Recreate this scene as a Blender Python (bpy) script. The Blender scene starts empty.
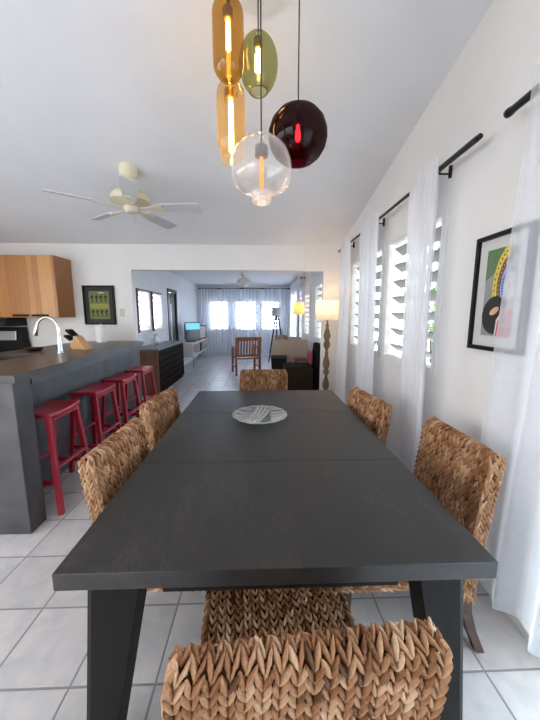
import bpy, math, random
import numpy as np
from mathutils import Vector, Matrix, Euler
R = math.radians
random.seed(7)
rng = np.random.default_rng(7)
scene = bpy.context.scene
COL = scene.collection

# ------------------------------------------------------------------ materials
def _nt(name):
    m = bpy.data.materials.new(name); m.use_nodes = True
    nt = m.node_tree; nt.nodes.clear()
    out = nt.nodes.new('ShaderNodeOutputMaterial')
    return m, nt, out
def N(nt, t, **kw):
    n = nt.nodes.new(t)
    for k, v in kw.items():
        if k in n.inputs.keys(): n.inputs[k].default_value = v
        else: setattr(n, k, v)
    return n
def L(nt, a, ao, b, bi): nt.links.new(a.outputs[ao], b.inputs[bi])
def c4(c): return (c[0], c[1], c[2], 1.0)

def mk(name, col, rough=.5, var=.06, scale=6., metal=0., bump=0., bscale=60., stretch=(1, 1, 1), col2=None, spec=.5, coat=0.):
    """principled with a noise driven colour variation"""
    m, nt, out = _nt(name)
    b = N(nt, 'ShaderNodeBsdfPrincipled'); b.inputs['Roughness'].default_value = rough
    b.inputs['Metallic'].default_value = metal; b.inputs['Specular IOR Level'].default_value = spec
    b.inputs['Coat Weight'].default_value = coat
    tc = N(nt, 'ShaderNodeTexCoord'); mp = N(nt, 'ShaderNodeMapping'); mp.inputs['Scale'].default_value = stretch
    L(nt, tc, 'Object', mp, 'Vector')
    ns = N(nt, 'ShaderNodeTexNoise'); ns.inputs['Scale'].default_value = scale; ns.inputs['Detail'].default_value = 5
    L(nt, mp, 'Vector', ns, 'Vector')
    rp = N(nt, 'ShaderNodeValToRGB')
    a = col2 if col2 else tuple(max(0, c * (1 - var)) for c in col)
    e = col if col2 else tuple(min(1, c * (1 + var)) for c in col)
    rp.color_ramp.elements[0].color = c4(a); rp.color_ramp.elements[1].color = c4(e)
    rp.color_ramp.elements[0].position = .3; rp.color_ramp.elements[1].position = .7
    L(nt, ns, 'Fac', rp, 'Fac'); L(nt, rp, 'Color', b, 'Base Color')
    if bump:
        n2 = N(nt, 'ShaderNodeTexNoise'); n2.inputs['Scale'].default_value = bscale; n2.inputs['Detail'].default_value = 4
        L(nt, mp, 'Vector', n2, 'Vector')
        bp = N(nt, 'ShaderNodeBump'); bp.inputs['Strength'].default_value = bump; bp.inputs['Distance'].default_value = .01
        L(nt, n2, 'Fac', bp, 'Height'); L(nt, bp, 'Normal', b, 'Normal')
    L(nt, b, 'BSDF', out, 'Surface')
    return m

def mk_emit(name, col, strength):
    m, nt, out = _nt(name)
    e = N(nt, 'ShaderNodeEmission'); e.inputs['Color'].default_value = c4(col); e.inputs['Strength'].default_value = strength
    L(nt, e, 'Emission', out, 'Surface'); return m

def mk_glass(name, tint, haze=0., hazecol=(1, 1, 1), gloss=.06, rough=.03, edge=1.0, fres=.5):
    """thin blown glass: tinted see-through wall + mirror reflection by facing + optional haze"""
    m, nt, out = _nt(name)
    tr = N(nt, 'ShaderNodeBsdfTransparent'); tr.inputs['Color'].default_value = c4(tint)
    gl = N(nt, 'ShaderNodeBsdfGlossy'); gl.inputs['Roughness'].default_value = rough
    df = N(nt, 'ShaderNodeBsdfDiffuse'); df.inputs['Color'].default_value = c4(hazecol)
    tl = N(nt, 'ShaderNodeBsdfTranslucent'); tl.inputs['Color'].default_value = c4(hazecol)
    ad = N(nt, 'ShaderNodeMixShader'); ad.inputs['Fac'].default_value = .5
    L(nt, df, 'BSDF', ad, 1); L(nt, tl, 'BSDF', ad, 2)
    lw = N(nt, 'ShaderNodeLayerWeight'); lw.inputs['Blend'].default_value = .5
    hz = N(nt, 'ShaderNodeMath', operation='MULTIPLY_ADD'); hz.inputs[1].default_value = haze * 2.2 * edge; hz.inputs[2].default_value = haze
    pw = N(nt, 'ShaderNodeMath', operation='POWER'); pw.inputs[1].default_value = 3.
    L(nt, lw, 'Facing', pw, 0); L(nt, pw, 'Value', hz, 0)
    mx = N(nt, 'ShaderNodeMixShader'); L(nt, hz, 'Value', mx, 'Fac'); L(nt, tr, 'BSDF', mx, 1); L(nt, ad, 'Shader', mx, 2)
    fr = N(nt, 'ShaderNodeMath', operation='MULTIPLY_ADD'); fr.inputs[1].default_value = fres; fr.inputs[2].default_value = gloss
    L(nt, pw, 'Value', fr, 0)
    m2 = N(nt, 'ShaderNodeMixShader'); L(nt, fr, 'Value', m2, 'Fac'); L(nt, mx, 'Shader', m2, 1); L(nt, gl, 'BSDF', m2, 2)
    L(nt, m2, 'Shader', out, 'Surface'); return m

def mk_cloth(name, col, transp=.2, transl=.45, weave=0.):
    m, nt, out = _nt(name)
    tr = N(nt, 'ShaderNodeBsdfTransparent')
    df = N(nt, 'ShaderNodeBsdfDiffuse'); df.inputs['Color'].default_value = c4(col)
    tl = N(nt, 'ShaderNodeBsdfTranslucent'); tl.inputs['Color'].default_value = c4(col)
    tc = N(nt, 'ShaderNodeTexCoord'); ns = N(nt, 'ShaderNodeTexNoise'); ns.inputs['Scale'].default_value = 40
    L(nt, tc, 'Object', ns, 'Vector')
    a = N(nt, 'ShaderNodeMixShader'); a.inputs['Fac'].default_value = transl; L(nt, df, 'BSDF', a, 1); L(nt, tl, 'BSDF', a, 2)
    f = N(nt, 'ShaderNodeMath', operation='MULTIPLY_ADD'); f.inputs[1].default_value = transp * .1; f.inputs[2].default_value = transp * .95
    L(nt, ns, 'Fac', f, 0)
    b = N(nt, 'ShaderNodeMixShader'); L(nt, f, 'Value', b, 'Fac'); L(nt, a, 'Shader', b, 1); L(nt, tr, 'BSDF', b, 2)
    L(nt, b, 'Shader', out, 'Surface'); return m

def mk_tile():
    m, nt, out = _nt('ceramic_floor_tile')
    b = N(nt, 'ShaderNodeBsdfPrincipled')
    tc = N(nt, 'ShaderNodeTexCoord'); sp = N(nt, 'ShaderNodeSeparateXYZ'); L(nt, tc, 'Object', sp, 'Vector')
    T = .333; G = .0065
    masks = []; ids = []
    for ax, off in (('X', -.752), ('Y', 1.003)):
        s = N(nt, 'ShaderNodeMath', operation='SUBTRACT'); s.inputs[1].default_value = off - 20 * T; L(nt, sp, ax, s, 0)
        d = N(nt, 'ShaderNodeMath', operation='DIVIDE'); d.inputs[1].default_value = T; L(nt, s, 'Value', d, 0)
        fr = N(nt, 'ShaderNodeMath', operation='FRACT'); L(nt, d, 'Value', fr, 0)
        fl = N(nt, 'ShaderNodeMath', operation='FLOOR'); L(nt, d, 'Value', fl, 0); ids.append(fl)
        pp = N(nt, 'ShaderNodeMath', operation='PINGPONG'); pp.inputs[1].default_value = .5; L(nt, fr, 'Value', pp, 0)
        mr = N(nt, 'ShaderNodeMapRange', interpolation_type='SMOOTHSTEP'); mr.inputs['From Min'].default_value = G / T * .45; mr.inputs['From Max'].default_value = G / T * .95
        L(nt, pp, 'Value', mr, 'Value'); masks.append(mr)
    mn = N(nt, 'ShaderNodeMath', operation='MINIMUM'); L(nt, masks[0], 'Result', mn, 0); L(nt, masks[1], 'Result', mn, 1)
    cb = N(nt, 'ShaderNodeCombineXYZ'); L(nt, ids[0], 'Value', cb, 'X'); L(nt, ids[1], 'Value', cb, 'Y')
    wn = N(nt, 'ShaderNodeTexWhiteNoise', noise_dimensions='3D'); L(nt, cb, 'Vector', wn, 'Vector')
    sc = N(nt, 'ShaderNodeVectorMath', operation='SCALE'); sc.inputs['Scale'].default_value = 13.; L(nt, wn, 'Color', sc, 0)
    av = N(nt, 'ShaderNodeVectorMath', operation='ADD'); L(nt, tc, 'Object', av, 0); L(nt, sc, 'Vector', av, 1)
    n1 = N(nt, 'ShaderNodeTexNoise'); n1.inputs['Scale'].default_value = 11; n1.inputs['Detail'].default_value = 6; n1.inputs['Distortion'].default_value = .4
    L(nt, av, 'Vector', n1, 'Vector')
    rp = N(nt, 'ShaderNodeValToRGB'); e = rp.color_ramp.elements
    e[0].position = .3; e[0].color = c4((.47, .462, .475)); e[1].position = .62; e[1].color = c4((.58, .555, .545))
    k = e.new(.75); k.color = c4((.56, .50, .475))
    L(nt, n1, 'Fac', rp, 'Fac')
    hs = N(nt, 'ShaderNodeHueSaturation'); L(nt, rp, 'Color', hs, 'Color')
    vm = N(nt, 'ShaderNodeMath', operation='MULTIPLY_ADD'); vm.inputs[1].default_value = .12; vm.inputs[2].default_value = .94; L(nt, wn, 'Value', vm, 0)
    L(nt, vm, 'Value', hs, 'Value')
    mx = N(nt, 'ShaderNodeMix', data_type='RGBA'); mx.inputs['A'].default_value = c4((.26, .255, .265))
    L(nt, mn, 'Value', mx, 'Factor'); L(nt, hs, 'Color', mx, 'B'); L(nt, mx, 'Result', b, 'Base Color')
    ro = N(nt, 'ShaderNodeMapRange'); ro.inputs['To Min'].default_value = .8; ro.inputs['To Max'].default_value = .34; L(nt, mn, 'Value', ro, 'Value'); L(nt, ro, 'Result', b, 'Roughness')
    bp = N(nt, 'ShaderNodeBump'); bp.inputs['Strength'].default_value = .6; bp.inputs['Distance'].default_value = .003
    L(nt, mn, 'Value', bp, 'Height'); L(nt, bp, 'Normal', b, 'Normal')
    L(nt, b, 'BSDF', out, 'Surface'); return m

def mk_grass():
    m, nt, out = _nt('woven_seagrass')
    b = N(nt, 'ShaderNodeBsdfPrincipled'); b.inputs['Roughness'].default_value = .62; b.inputs['Specular IOR Level'].default_value = .22
    at = N(nt, 'ShaderNodeAttribute'); at.attribute_name = 'strand'
    tc = N(nt, 'ShaderNodeTexCoord'); ns = N(nt, 'ShaderNodeTexNoise'); ns.inputs['Scale'].default_value = 150; ns.inputs['Detail'].default_value = 3
    L(nt, tc, 'Object', ns, 'Vector')
    ma = N(nt, 'ShaderNodeMath', operation='MULTIPLY_ADD'); ma.inputs[1].default_value = .5; L(nt, ns, 'Fac', ma, 0)
    sb = N(nt, 'ShaderNodeMath', operation='SUBTRACT'); sb.inputs[1].default_value = .25; L(nt, at, 'Fac', sb, 0); L(nt, sb, 'Value', ma, 2)
    rp = N(nt, 'ShaderNodeValToRGB'); e = rp.color_ramp.elements
    e[0].position = .02; e[0].color = c4((.085, .036, .016)); e[1].position = 1.; e[1].color = c4((.57, .39, .25))
    for p, c in ((.3, (.25, .11, .046)), (.62, (.38, .205, .108))): k = e.new(p); k.color = c4(c)
    L(nt, ma, 'Value', rp, 'Fac'); L(nt, rp, 'Color', b, 'Base Color')
    bp = N(nt, 'ShaderNodeBump'); bp.inputs['Strength'].default_value = .35; bp.inputs['Distance'].default_value = .004
    L(nt, ns, 'Fac', bp, 'Height'); L(nt, bp, 'Normal', b, 'Normal')
    L(nt, b, 'BSDF', out, 'Surface'); return m

def mk_blackwood():
    m, nt, out = _nt('espresso_oak')
    b = N(nt, 'ShaderNodeBsdfPrincipled'); b.inputs['Specular IOR Level'].default_value = .5
    tc = N(nt, 'ShaderNodeTexCoord'); mp = N(nt, 'ShaderNodeMapping'); mp.inputs['Scale'].default_value = (1, .16, 1); L(nt, tc, 'Object', mp, 'Vector')
    n1 = N(nt, 'ShaderNodeTexNoise'); n1.inputs['Scale'].default_value = 190; n1.inputs['Detail'].default_value = 6; L(nt, mp, 'Vector', n1, 'Vector')
    mp2 = N(nt, 'ShaderNodeMapping'); mp2.inputs['Scale'].default_value = (1, .3, 1); L(nt, tc, 'Object', mp2, 'Vector')
    n2 = N(nt, 'ShaderNodeTexNoise'); n2.inputs['Scale'].default_value = 5; n2.inputs['Detail'].default_value = 4; n2.inputs['Distortion'].default_value = 1.; L(nt, mp2, 'Vector', n2, 'Vector')
    mu = N(nt, 'ShaderNodeMath', operation='MULTIPLY'); L(nt, n1, 'Fac', mu, 0); L(nt, n2, 'Fac', mu, 1)
    rp = N(nt, 'ShaderNodeValToRGB'); e = rp.color_ramp.elements
    e[0].position = .22; e[0].color = c4((.014, .0125, .0115)); e[1].position = .44; e[1].color = c4((.050, .039, .031))
    k = e.new(.31); k.color = c4((.021, .018, .016))
    L(nt, mu, 'Value', rp, 'Fac'); L(nt, rp, 'Color', b, 'Base Color')
    ro = N(nt, 'ShaderNodeMapRange'); ro.inputs['To Min'].default_value = .36; ro.inputs['To Max'].default_value = .5; L(nt, n1, 'Fac', ro, 'Value'); L(nt, ro, 'Result', b, 'Roughness')
    bp = N(nt, 'ShaderNodeBump'); bp.inputs['Strength'].default_value = .25; bp.inputs['Distance'].default_value = .002
    L(nt, n1, 'Fac', bp, 'Height'); L(nt, bp, 'Normal', b, 'Normal')
    L(nt, b, 'BSDF', out, 'Surface'); return m

def mk_planks(name, c1, c2, c3, axis='X', width=.1, rough=.35):
    """vertical timber boards of slightly different tone, grain along z"""
    m, nt, out = _nt(name)
    b = N(nt, 'ShaderNodeBsdfPrincipled'); b.inputs['Roughness'].default_value = rough
    tc = N(nt, 'ShaderNodeTexCoord'); sp = N(nt, 'ShaderNodeSeparateXYZ'); L(nt, tc, 'Object', sp, 'Vector')
    dv = N(nt, 'ShaderNodeMath', operation='DIVIDE'); dv.inputs[1].default_value = width; L(nt, sp, axis, dv, 0)
    fl = N(nt, 'ShaderNodeMath', operation='FLOOR'); L(nt, dv, 'Value', fl, 0)
    wn = N(nt, 'ShaderNodeTexWhiteNoise', noise_dimensions='1D'); L(nt, fl, 'Value', wn, 'W')
    mp = N(nt, 'ShaderNodeMapping'); mp.inputs['Scale'].default_value = (1, 1, .07); L(nt, tc, 'Object', mp, 'Vector')
    ns = N(nt, 'ShaderNodeTexNoise'); ns.inputs['Scale'].default_value = 45; ns.inputs['Detail'].default_value = 5; L(nt, mp, 'Vector', ns, 'Vector')
    ad = N(nt, 'ShaderNodeMath', operation='MULTIPLY_ADD'); ad.inputs[1].default_value = .6; L(nt, wn, 'Value', ad, 0)
    h = N(nt, 'ShaderNodeMath', operation='MULTIPLY'); h.inputs[1].default_value = .45; L(nt, ns, 'Fac', h, 0); L(nt, h, 'Value', ad, 2)
    rp = N(nt, 'ShaderNodeValToRGB'); e = rp.color_ramp.elements
    e[0].position = .1; e[0].color = c4(c1); e[1].position = .9; e[1].color = c4(c3); k = e.new(.5); k.color = c4(c2)
    L(nt, ad, 'Value', rp, 'Fac'); L(nt, rp, 'Color', b, 'Base Color'); L(nt, b, 'BSDF', out, 'Surface'); return m

M = {}
M['wall'] = mk('painted_wall', (.745, .735, .72), .85, .02, 3., bump=.05, bscale=120)
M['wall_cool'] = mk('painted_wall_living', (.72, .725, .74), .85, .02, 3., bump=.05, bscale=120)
M['ceil'] = mk('painted_ceiling', (.795, .80, .82), .9, .03, 2., bump=.05, bscale=90)
M['trimw'] = mk('white_trim_paint', (.74, .73, .71), .5, .02)
M['tile'] = mk_tile()
M['grass'] = mk_grass()
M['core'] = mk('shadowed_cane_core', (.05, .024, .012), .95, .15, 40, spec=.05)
M['table'] = mk_blackwood()
M['tableleg'] = mk('espresso_leg', (.007, .0063, .006), .6, .2, 30, stretch=(1, 1, .1), spec=.18)
M['legwood'] = mk('dark_brown_leg', (.05, .024, .018), .4, .2, 30, stretch=(1, 1, .1))
M['conc'] = mk('polished_concrete', (.075, .075, .078), .5, .3, 5., bump=.08, bscale=25, col2=(.03, .031, .034))
M['conctop'] = mk('sealed_concrete_top', (.062, .056, .050), .32, .3, 4., bump=.05, bscale=20, col2=(.034, .031, .029))
M['red'] = mk('red_lacquer', (.33, .012, .03), .38, .18, 8., coat=.08)
M['maple'] = mk_planks('honey_maple', (.32, .125, .038), (.46, .205, .062), (.56, .285, .10), 'X', .085)
M['black'] = mk('satin_black', (.006, .006, .0062), .5, .1, spec=.2)
M['rod'] = mk('black_rod_metal', (.016, .014, .014), .35, .1, metal=.3)
M['steel'] = mk('brushed_steel', (.62, .62, .62), .28, .06, 60, metal=1.)
M['cream'] = mk('cream_fan_enamel', (.70, .64, .48), .4, .04)
M['blade'] = mk('white_fan_blade', (.60, .60, .60), .5, .03)
M['paper'] = mk('white_paper', (.78, .77, .75), .9, .03)
M['plate_sw'] = mk('almond_plastic', (.55, .50, .40), .5, .03)
M['mat'] = mk('picture_mat', (.56, .57, .55), .9, .02)
M['greydark'] = mk('charcoal_mat', (.022, .022, .022), .7, .1)
M['curtain'] = mk_cloth('white_cotton_voile', (.86, .86, .89), .10, .40)
M['sheer'] = mk_cloth('sheer_white_voile', (.84, .86, .92), .48, .5)
M['farsheer'] = mk_cloth('far_sheer_voile', (.84, .88, .95), .36, .48)
M['shade'] = mk_cloth('linen_lamp_shade', (.86, .80, .74), .02, .5)
M['shadegrey'] = mk_cloth('grey_lamp_shade', (.45, .43, .42), .02, .3)
M['shadeor'] = mk_cloth('amber_lamp_shade', (.80, .50, .24), .02, .5)
M['balus'] = mk('weathered_turned_wood', (.17, .12, .062), .65, .35, 25, bump=.3, bscale=60)
M['teak'] = mk('red_brown_teak', (.26, .095, .035), .42, .3, 20, stretch=(1, 1, .2))
M['darkcab'] = mk('black_brown_cabinet', (.007, .005, .0045), .7, .3, 15, spec=.1)
M['cabknob'] = mk('aged_brown_panel', (.014, .007, .004), .8, .3, 20, spec=.08)
M['cabwood'] = mk('red_brown_end_wood', (.17, .066, .04), .4, .3, 10, stretch=(1, 1, .25))
M['cabtop'] = mk('slate_top', (.15, .15, .16), .35, .1)
M['beige'] = mk('beige_upholstery', (.44, .34, .27), .9, .06, 30, bump=.1)
M['brownsofa'] = mk('dark_brown_upholstery', (.024, .017, .012), .9, .1, 20, bump=.1, spec=.08)
M['sofablack'] = mk('black_upholstery', (.007, .005, .005), .9, .1, 20, spec=.08)
M['pink'] = mk('dusty_red_cushion', (.30, .07, .09), .9, .1, 20)
M['floral'] = mk('brown_print_cushion', (.42, .30, .24), .9, .1, 22, col2=(.10, .03, .03))
M['rwhite'] = mk('white_board', (.66, .65, .64), .6, .03)
M['tvgrey'] = mk('grey_tv_plastic', (.05, .05, .055), .5, .05)
M['slat'] = mk('jalousie_slat', (.26, .25, .23), .4, .05)
M['slatw'] = mk('grey_glass_slat', (.06, .068, .08), .4, .03)
M['maroon'] = mk('maroon_window_frame', (.16, .014, .025), .45, .1)
M['doorwood'] = mk('dark_brown_door', (.022, .013, .010), .45, .2, 12, stretch=(1, 1, .2))
M['knifewood'] = mk('pale_block_wood', (.50, .27, .11), .5, .12, 20, stretch=(1, 1, .15))
M['leaf'] = mk('garden_leaf', (.12, .26, .06), .6, .4, 8)
M['bark'] = mk('garden_bark', (.12, .08, .05), .9, .3, 12)
M['amber'] = mk_glass('amber_glass', (.70, .50, .17), .03, (.6, .36, .08), .05, fres=.25)
M['smoke_amber'] = mk_glass('pale_amber_glass', (.84, .68, .44), .05, (.8, .55, .25), .05, fres=.25)
M['olive'] = mk_glass('olive_glass', (.55, .56, .34), .025, (.4, .42, .25), .05, fres=.25)
M['clear'] = mk_glass('clear_bubble_glass', (.95, .95, .95), .16, (.9, .9, .9), .06)
M['ruby'] = mk_glass('ruby_glass', (.07, .004, .008), .03, (.22, .008, .015), .02, fres=.10)
M['dish'] = mk_glass('pressed_glass', (.93, .95, .94), .34, (.82, .84, .83), .12, .08)
M['dishclear'] = mk_glass('clear_pressed_glass', (.95, .97, .96), .07, (.82, .84, .83), .08, .06)
M['pane'] = mk_glass('window_pane', (.94, .97, .96), .0, (1, 1, 1), .04)
M['vase'] = mk_glass('vase_glass', (.9, .93, .93), .12, (.8, .82, .82), .1, .05)
M['fil'] = mk_emit('glowing_filament', (1., .62, .22), 22.)
M['filw'] = mk_emit('bright_filament', (1., .72, .34), 34.)
M['filo'] = mk_emit('orange_filament', (1., .24, .045), 1.5)
M['filr'] = mk_emit('ruby_filament', (1., .25, .2), 30.)
M['socket'] = mk('aged_brass_socket', (.30, .21, .10), .4, .2, 20, metal=.6)
M['socketg'] = mk('grey_socket', (.10, .10, .105), .4, .1)
M['cord'] = mk('dark_fabric_cord', (.02, .018, .02), .7, .1)
M['canopy'] = mk('white_canopy', (.74, .73, .71), .4, .02)
M['tvreflect'] = mk_emit('tv_blue_reflection', (.18, .55, .9), .9)

# ------------------------------------------------------------------ mesh builder
class MB:
    def __init__(s): s.v = []; s.f = []; s.m = []; s.a = []; s.hasattr = False
    def add(s, vs, fs, mat=0, att=0.):
        b = len(s.v); s.v.extend([tuple(map(float, p)) for p in vs])
        s.f.extend([tuple(b + i for i in f) for f in fs]); s.m.extend([mat] * len(fs))
        s.a.extend([att] * len(vs)); return s
    def box(s, x0, x1, y0, y1, z0, z1, mat=0):
        vs = [(x, y, z) for z in (z0, z1) for y in (y0, y1) for x in (x0, x1)]
        return s.hexa(vs, mat)
    def hexa(s, vs, mat=0):   # order: z0(y0(x0,x1),y1(x0,x1)), z1(...)
        return s.add(vs, [(0, 2, 3, 1), (4, 5, 7, 6), (0, 1, 5, 4), (2, 6, 7, 3), (0, 4, 6, 2), (1, 3, 7, 5)], mat)
    def obox(s, c, size, rot, mat=0):
        m = Euler(rot).to_matrix(); c = Vector(c); h = Vector(size) / 2
        vs = [c + m @ Vector((x * h.x, y * h.y, z * h.z)) for z in (-1, 1) for y in (-1, 1) for x in (-1, 1)]
        return s.hexa(vs, mat)
    def bar(s, p0, p1, w0, w1=None, d0=None, d1=None, up=(0, 1, 0), mat=0):
        """square tapered bar from p0 to p1"""
        p0 = Vector(p0); p1 = Vector(p1); w1 = w1 or w0; d0 = d0 or w0; d1 = d1 or (d0 if w1 == w0 else w1)
        t = (p1 - p0).normalized(); u = Vector(up); sx = u.cross(t)
        if sx.length < 1e-4: sx = Vector((1, 0, 0)).cross(t)
        sx.normalize(); sy = t.cross(sx).normalized()
        vs = []
        for p, w, d in ((p0, w0, d0), (p1, w1, d1)):
            for b in (-1, 1):
                for a in (-1, 1): vs.append(p + sx * (a * w / 2) + sy * (b * d / 2))
        return s.hexa(vs, mat)
    def tube(s, pts, r, n=10, mat=0, cap=True):
        pts = [Vector(p) for p in pts]; k = len(pts); rs = r if isinstance(r, (list, tuple)) else [r] * k
        vs = []; ref = None
        for i, p in enumerate(pts):
            t = (pts[min(i + 1, k - 1)] - pts[max(i - 1, 0)]).normalized()
            if ref is None: ref = Vector((0, 0, 1)) if abs(t.z) < .9 else Vector((1, 0, 0))
            a = (ref - t * ref.dot(t)).normalized(); ref = a; b = t.cross(a)
            for j in range(n):
                q = 2 * math.pi * j / n; vs.append(p + (a * math.cos(q) + b * math.sin(q)) * rs[i])
        fs = [(i * n + j, i * n + (j + 1) % n, (i + 1) * n + (j + 1) % n, (i + 1) * n + j) for i in range(k - 1) for j in range(n)]
        if cap: fs += [tuple(range(n))[::-1], tuple((k - 1) * n + j for j in range(n))]
        return s.add(vs, fs, mat)
    def lathe(s, prof, c=(0, 0, 0), n=32, mat=0, caps=True, M4=None):
        vs = []; k = len(prof)
        for r, z in prof:
            for j in range(n):
                q = 2 * math.pi * j / n; p = Vector((r * math.cos(q), r * math.sin(q), z))
                if M4 is not None: p = M4 @ p
                vs.append((p.x + c[0], p.y + c[1], p.z + c[2]))
        fs = [(i * n + j, i * n + (j + 1) % n, (i + 1) * n + (j + 1) % n, (i + 1) * n + j) for i in range(k - 1) for j in range(n)]
        if caps: fs += [tuple(range(n))[::-1], tuple((k - 1) * n + j for j in range(n))]
        return s.add(vs, fs, mat)
    def ell(s, c, r, n=16, k=10, mat=0, rot=None):
        prof = [(max(1e-4, math.sin(math.pi * i / k)), -math.cos(math.pi * i / k)) for i in range(k + 1)]
        m = Matrix.Diagonal((r[0], r[1], r[2])); 
        if rot: m = Euler(rot).to_matrix() @ m
        return s.lathe(prof, c, n, mat, False, m)
    def grid(s, fn, nu, nv, mat=0):
        vs = [fn(i / nu, j / nv) for j in range(nv + 1) for i in range(nu + 1)]
        w = nu + 1
        return s.add(vs, [(j * w + i, j * w + i + 1, (j + 1) * w + i + 1, (j + 1) * w + i) for j in range(nv) for i in range(nu)], mat)
    def build(s, name, mats, parent=None, smooth=None, bevel=0., seg=2, loc=None, rot=None):
        if not isinstance(mats, (list, tuple)): mats = [mats]
        me = bpy.data.meshes.new(name); me.from_pydata(s.v, [], s.f)
        for m in mats: me.materials.append(m)
        me.polygons.foreach_set('material_index', s.m)
        if s.hasattr:
            a = me.attributes.new('strand', 'FLOAT', 'POINT'); a.data.foreach_set('value', s.a)
        if smooth is not None:
            me.shade_smooth()
            if smooth < 180: me.set_sharp_from_angle(angle=R(smooth))
        me.update()
        o = bpy.data.objects.new(name, me); COL.objects.link(o)
        if bevel:
            b = o.modifiers.new('edge', 'BEVEL'); b.width = bevel; b.segments = seg; b.limit_method = 'ANGLE'; b.angle_limit = R(40)
        if parent is not None: o.parent = parent
        if loc: o.location = loc
        if rot: o.rotation_euler = rot
        return o

def tag(o, label, cat, group=None, kind=None):
    o['label'] = label; o['category'] = cat
    if group: o['group'] = group
    if kind: o['kind'] = kind
    return o
def thing(name, label, cat, loc=(0, 0, 0), rz=0., group=None):
    o = bpy.data.objects.new(name, None); COL.objects.link(o); o.empty_display_size = .1
    o.location = loc; o.rotation_euler = (0, 0, rz); return tag(o, label, cat, group)
def struct(o): o['kind'] = 'structure'; return o
def kids(o): return [c for c in bpy.data.objects if c.parent == o]
def dup(root, loc, rz, label):
    r = root.copy(); COL.objects.link(r); r.location = loc; r.rotation_euler = (0, 0, rz); r['label'] = label
    for ch in kids(root):
        c = ch.copy(); COL.objects.link(c); c.parent = r
        for g in kids(ch):
            d = g.copy(); COL.objects.link(d); d.parent = c
    return r

def wall_panel(mb, plane, p0, p1, a0, a1, z0, z1, holes, mat=0):
    """box wall: plane 'x' -> thickness p0..p1 in x, runs a0..a1 in y; holes (a0,a1,z0,z1)"""
    A = sorted({a0, a1, *[h[0] for h in holes], *[h[1] for h in holes]}); Z = sorted({z0, z1, *[h[2] for h in holes], *[h[3] for h in holes]})
    for i in range(len(A) - 1):
        runs = []
        for j in range(len(Z) - 1):
            ca = (A[i] + A[i + 1]) / 2; cz = (Z[j] + Z[j + 1]) / 2
            if any(h[0] < ca < h[1] and h[2] < cz < h[3] for h in holes): continue
            if runs and abs(runs[-1][1] - Z[j]) < 1e-6: runs[-1][1] = Z[j + 1]
            else: runs.append([Z[j], Z[j + 1]])
        for q0, q1 in runs:
            if plane == 'x': mb.box(p0, p1, A[i], A[i + 1], q0, q1, mat)
            else: mb.box(A[i], A[i + 1], p0, p1, q0, q1, mat)
    return mb

# ------------------------------------------------------------------ room shell
XR = 1.2; YP = 4.6; XL = -2.25; YF = 11.0; YB = -1.3; XK = -4.2
def cz(y): return 2.47 + (YP - y) * .197
struct(MB().box(XK - .2, XR + .2, YB - .2, YF + .2, -.12, 0).build('floor', M['tile']))
mb = MB()
mb.hexa([(XK - .2, YB - .2, cz(YB - .2)), (XR + .2, YB - .2, cz(YB - .2)), (XK - .2, YP + .0, cz(YP)), (XR + .2, YP + .0, cz(YP)),
         (XK - .2, YB - .2, cz(YB - .2) + .15), (XR + .2, YB - .2, cz(YB - .2) + .15), (XK - .2, YP + .0, cz(YP) + .15), (XR + .2, YP + .0, cz(YP) + .15)])
struct(mb.build('ceiling', M['ceil']))
struct(MB().box(XL - .2, XR + .2, YP + .12, YF + .2, 2.54, 2.69).build('ceiling_living', M['ceil']))
# right wall
W1 = (1.975, 2.875, 1.03, 2.13); W2 = (2.945, 3.98, 1.03, 2.13); W11_added = (4.9, 5.62, .3, 2.2); W3 = (5.75, 6.55, .95, 2.1); W4 = (7.30, 8.12, .95, 2.0); W10 = (8.7, 10.5, .15, 2.15)
GD = (-.95, 1.05, 0.0, 2.15)
mb = MB(); wall_panel(mb, 'x', XR, XR + .14, YB, YP, 0, 2.45, [W1, W2, GD])
def prism_wall(mb, x0, x1, ya, yb, za):
    mb.hexa([(x0, ya, za), (x1, ya, za), (x0, yb, za), (x1, yb, za), (x0, ya, cz(ya) + .02), (x1, ya, cz(ya) + .02), (x0, yb, max(za, cz(yb) + .02)), (x1, yb, max(za, cz(yb) + .02))])
prism_wall(mb, XR, XR + .14, YB, YP, 2.45)
struct(mb.build('wall_right', M['wall']))
mb = MB(); wall_panel(mb, 'x', XR, XR + .14, YP, YF, 0, 2.54, [W11_added, W3, W4, W10]); struct(mb.build('wall_right_living', M['wall_cool']))
# partition with the wide opening
mb = MB(); wall_panel(mb, 'y', YP, YP + .12, XK, XR, 0, 2.7, [(-1.885, .955, 0, 2.11)]); struct(mb.build('wall_partition', M['wall']))
# far wall
F1 = (-1.82, -1.12, .93, 1.98); F2 = (-.90, -.11, .93, 1.98); F3 = (.04, .72, .93, 1.98)
mb = MB(); wall_panel(mb, 'y', YF, YF + .14, XL - .14, XR + .14, 0, 2.54, [F1, F2, F3]); struct(mb.build('wall_far', M['wall_cool']))
# left wall of the living room
L1 = (5.60, 6.30, 1.14, 1.93); L2 = (6.36, 7.06, 1.14, 1.93); D1 = (7.50, 8.32, 0, 2.11)
mb = MB(); wall_panel(mb, 'x', XL - .14, XL, YP + .12, YF, 0, 2.54, [L1, L2, D1]); struct(mb.build('wall_left', M['wall_cool']))
# kitchen left wall, wall behind the camera with the big garden opening
mb = MB(); wall_panel(mb, 'x', XK - .14, XK, YB, YP, 0, 2.47, [(-.9, 2.4, .9, 2.25)]); prism_wall(mb, XK - .14, XK, YB, YP, 2.47); struct(mb.build('wall_left_kitchen', M['wall']))
mb = MB(); wall_panel(mb, 'y', YB - .14, YB, XK, XR + .14, 0, cz(YB), [(-4.0, -1.3, 0, 2.4)]); struct(mb.build('wall_back', M['wall']))
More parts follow.
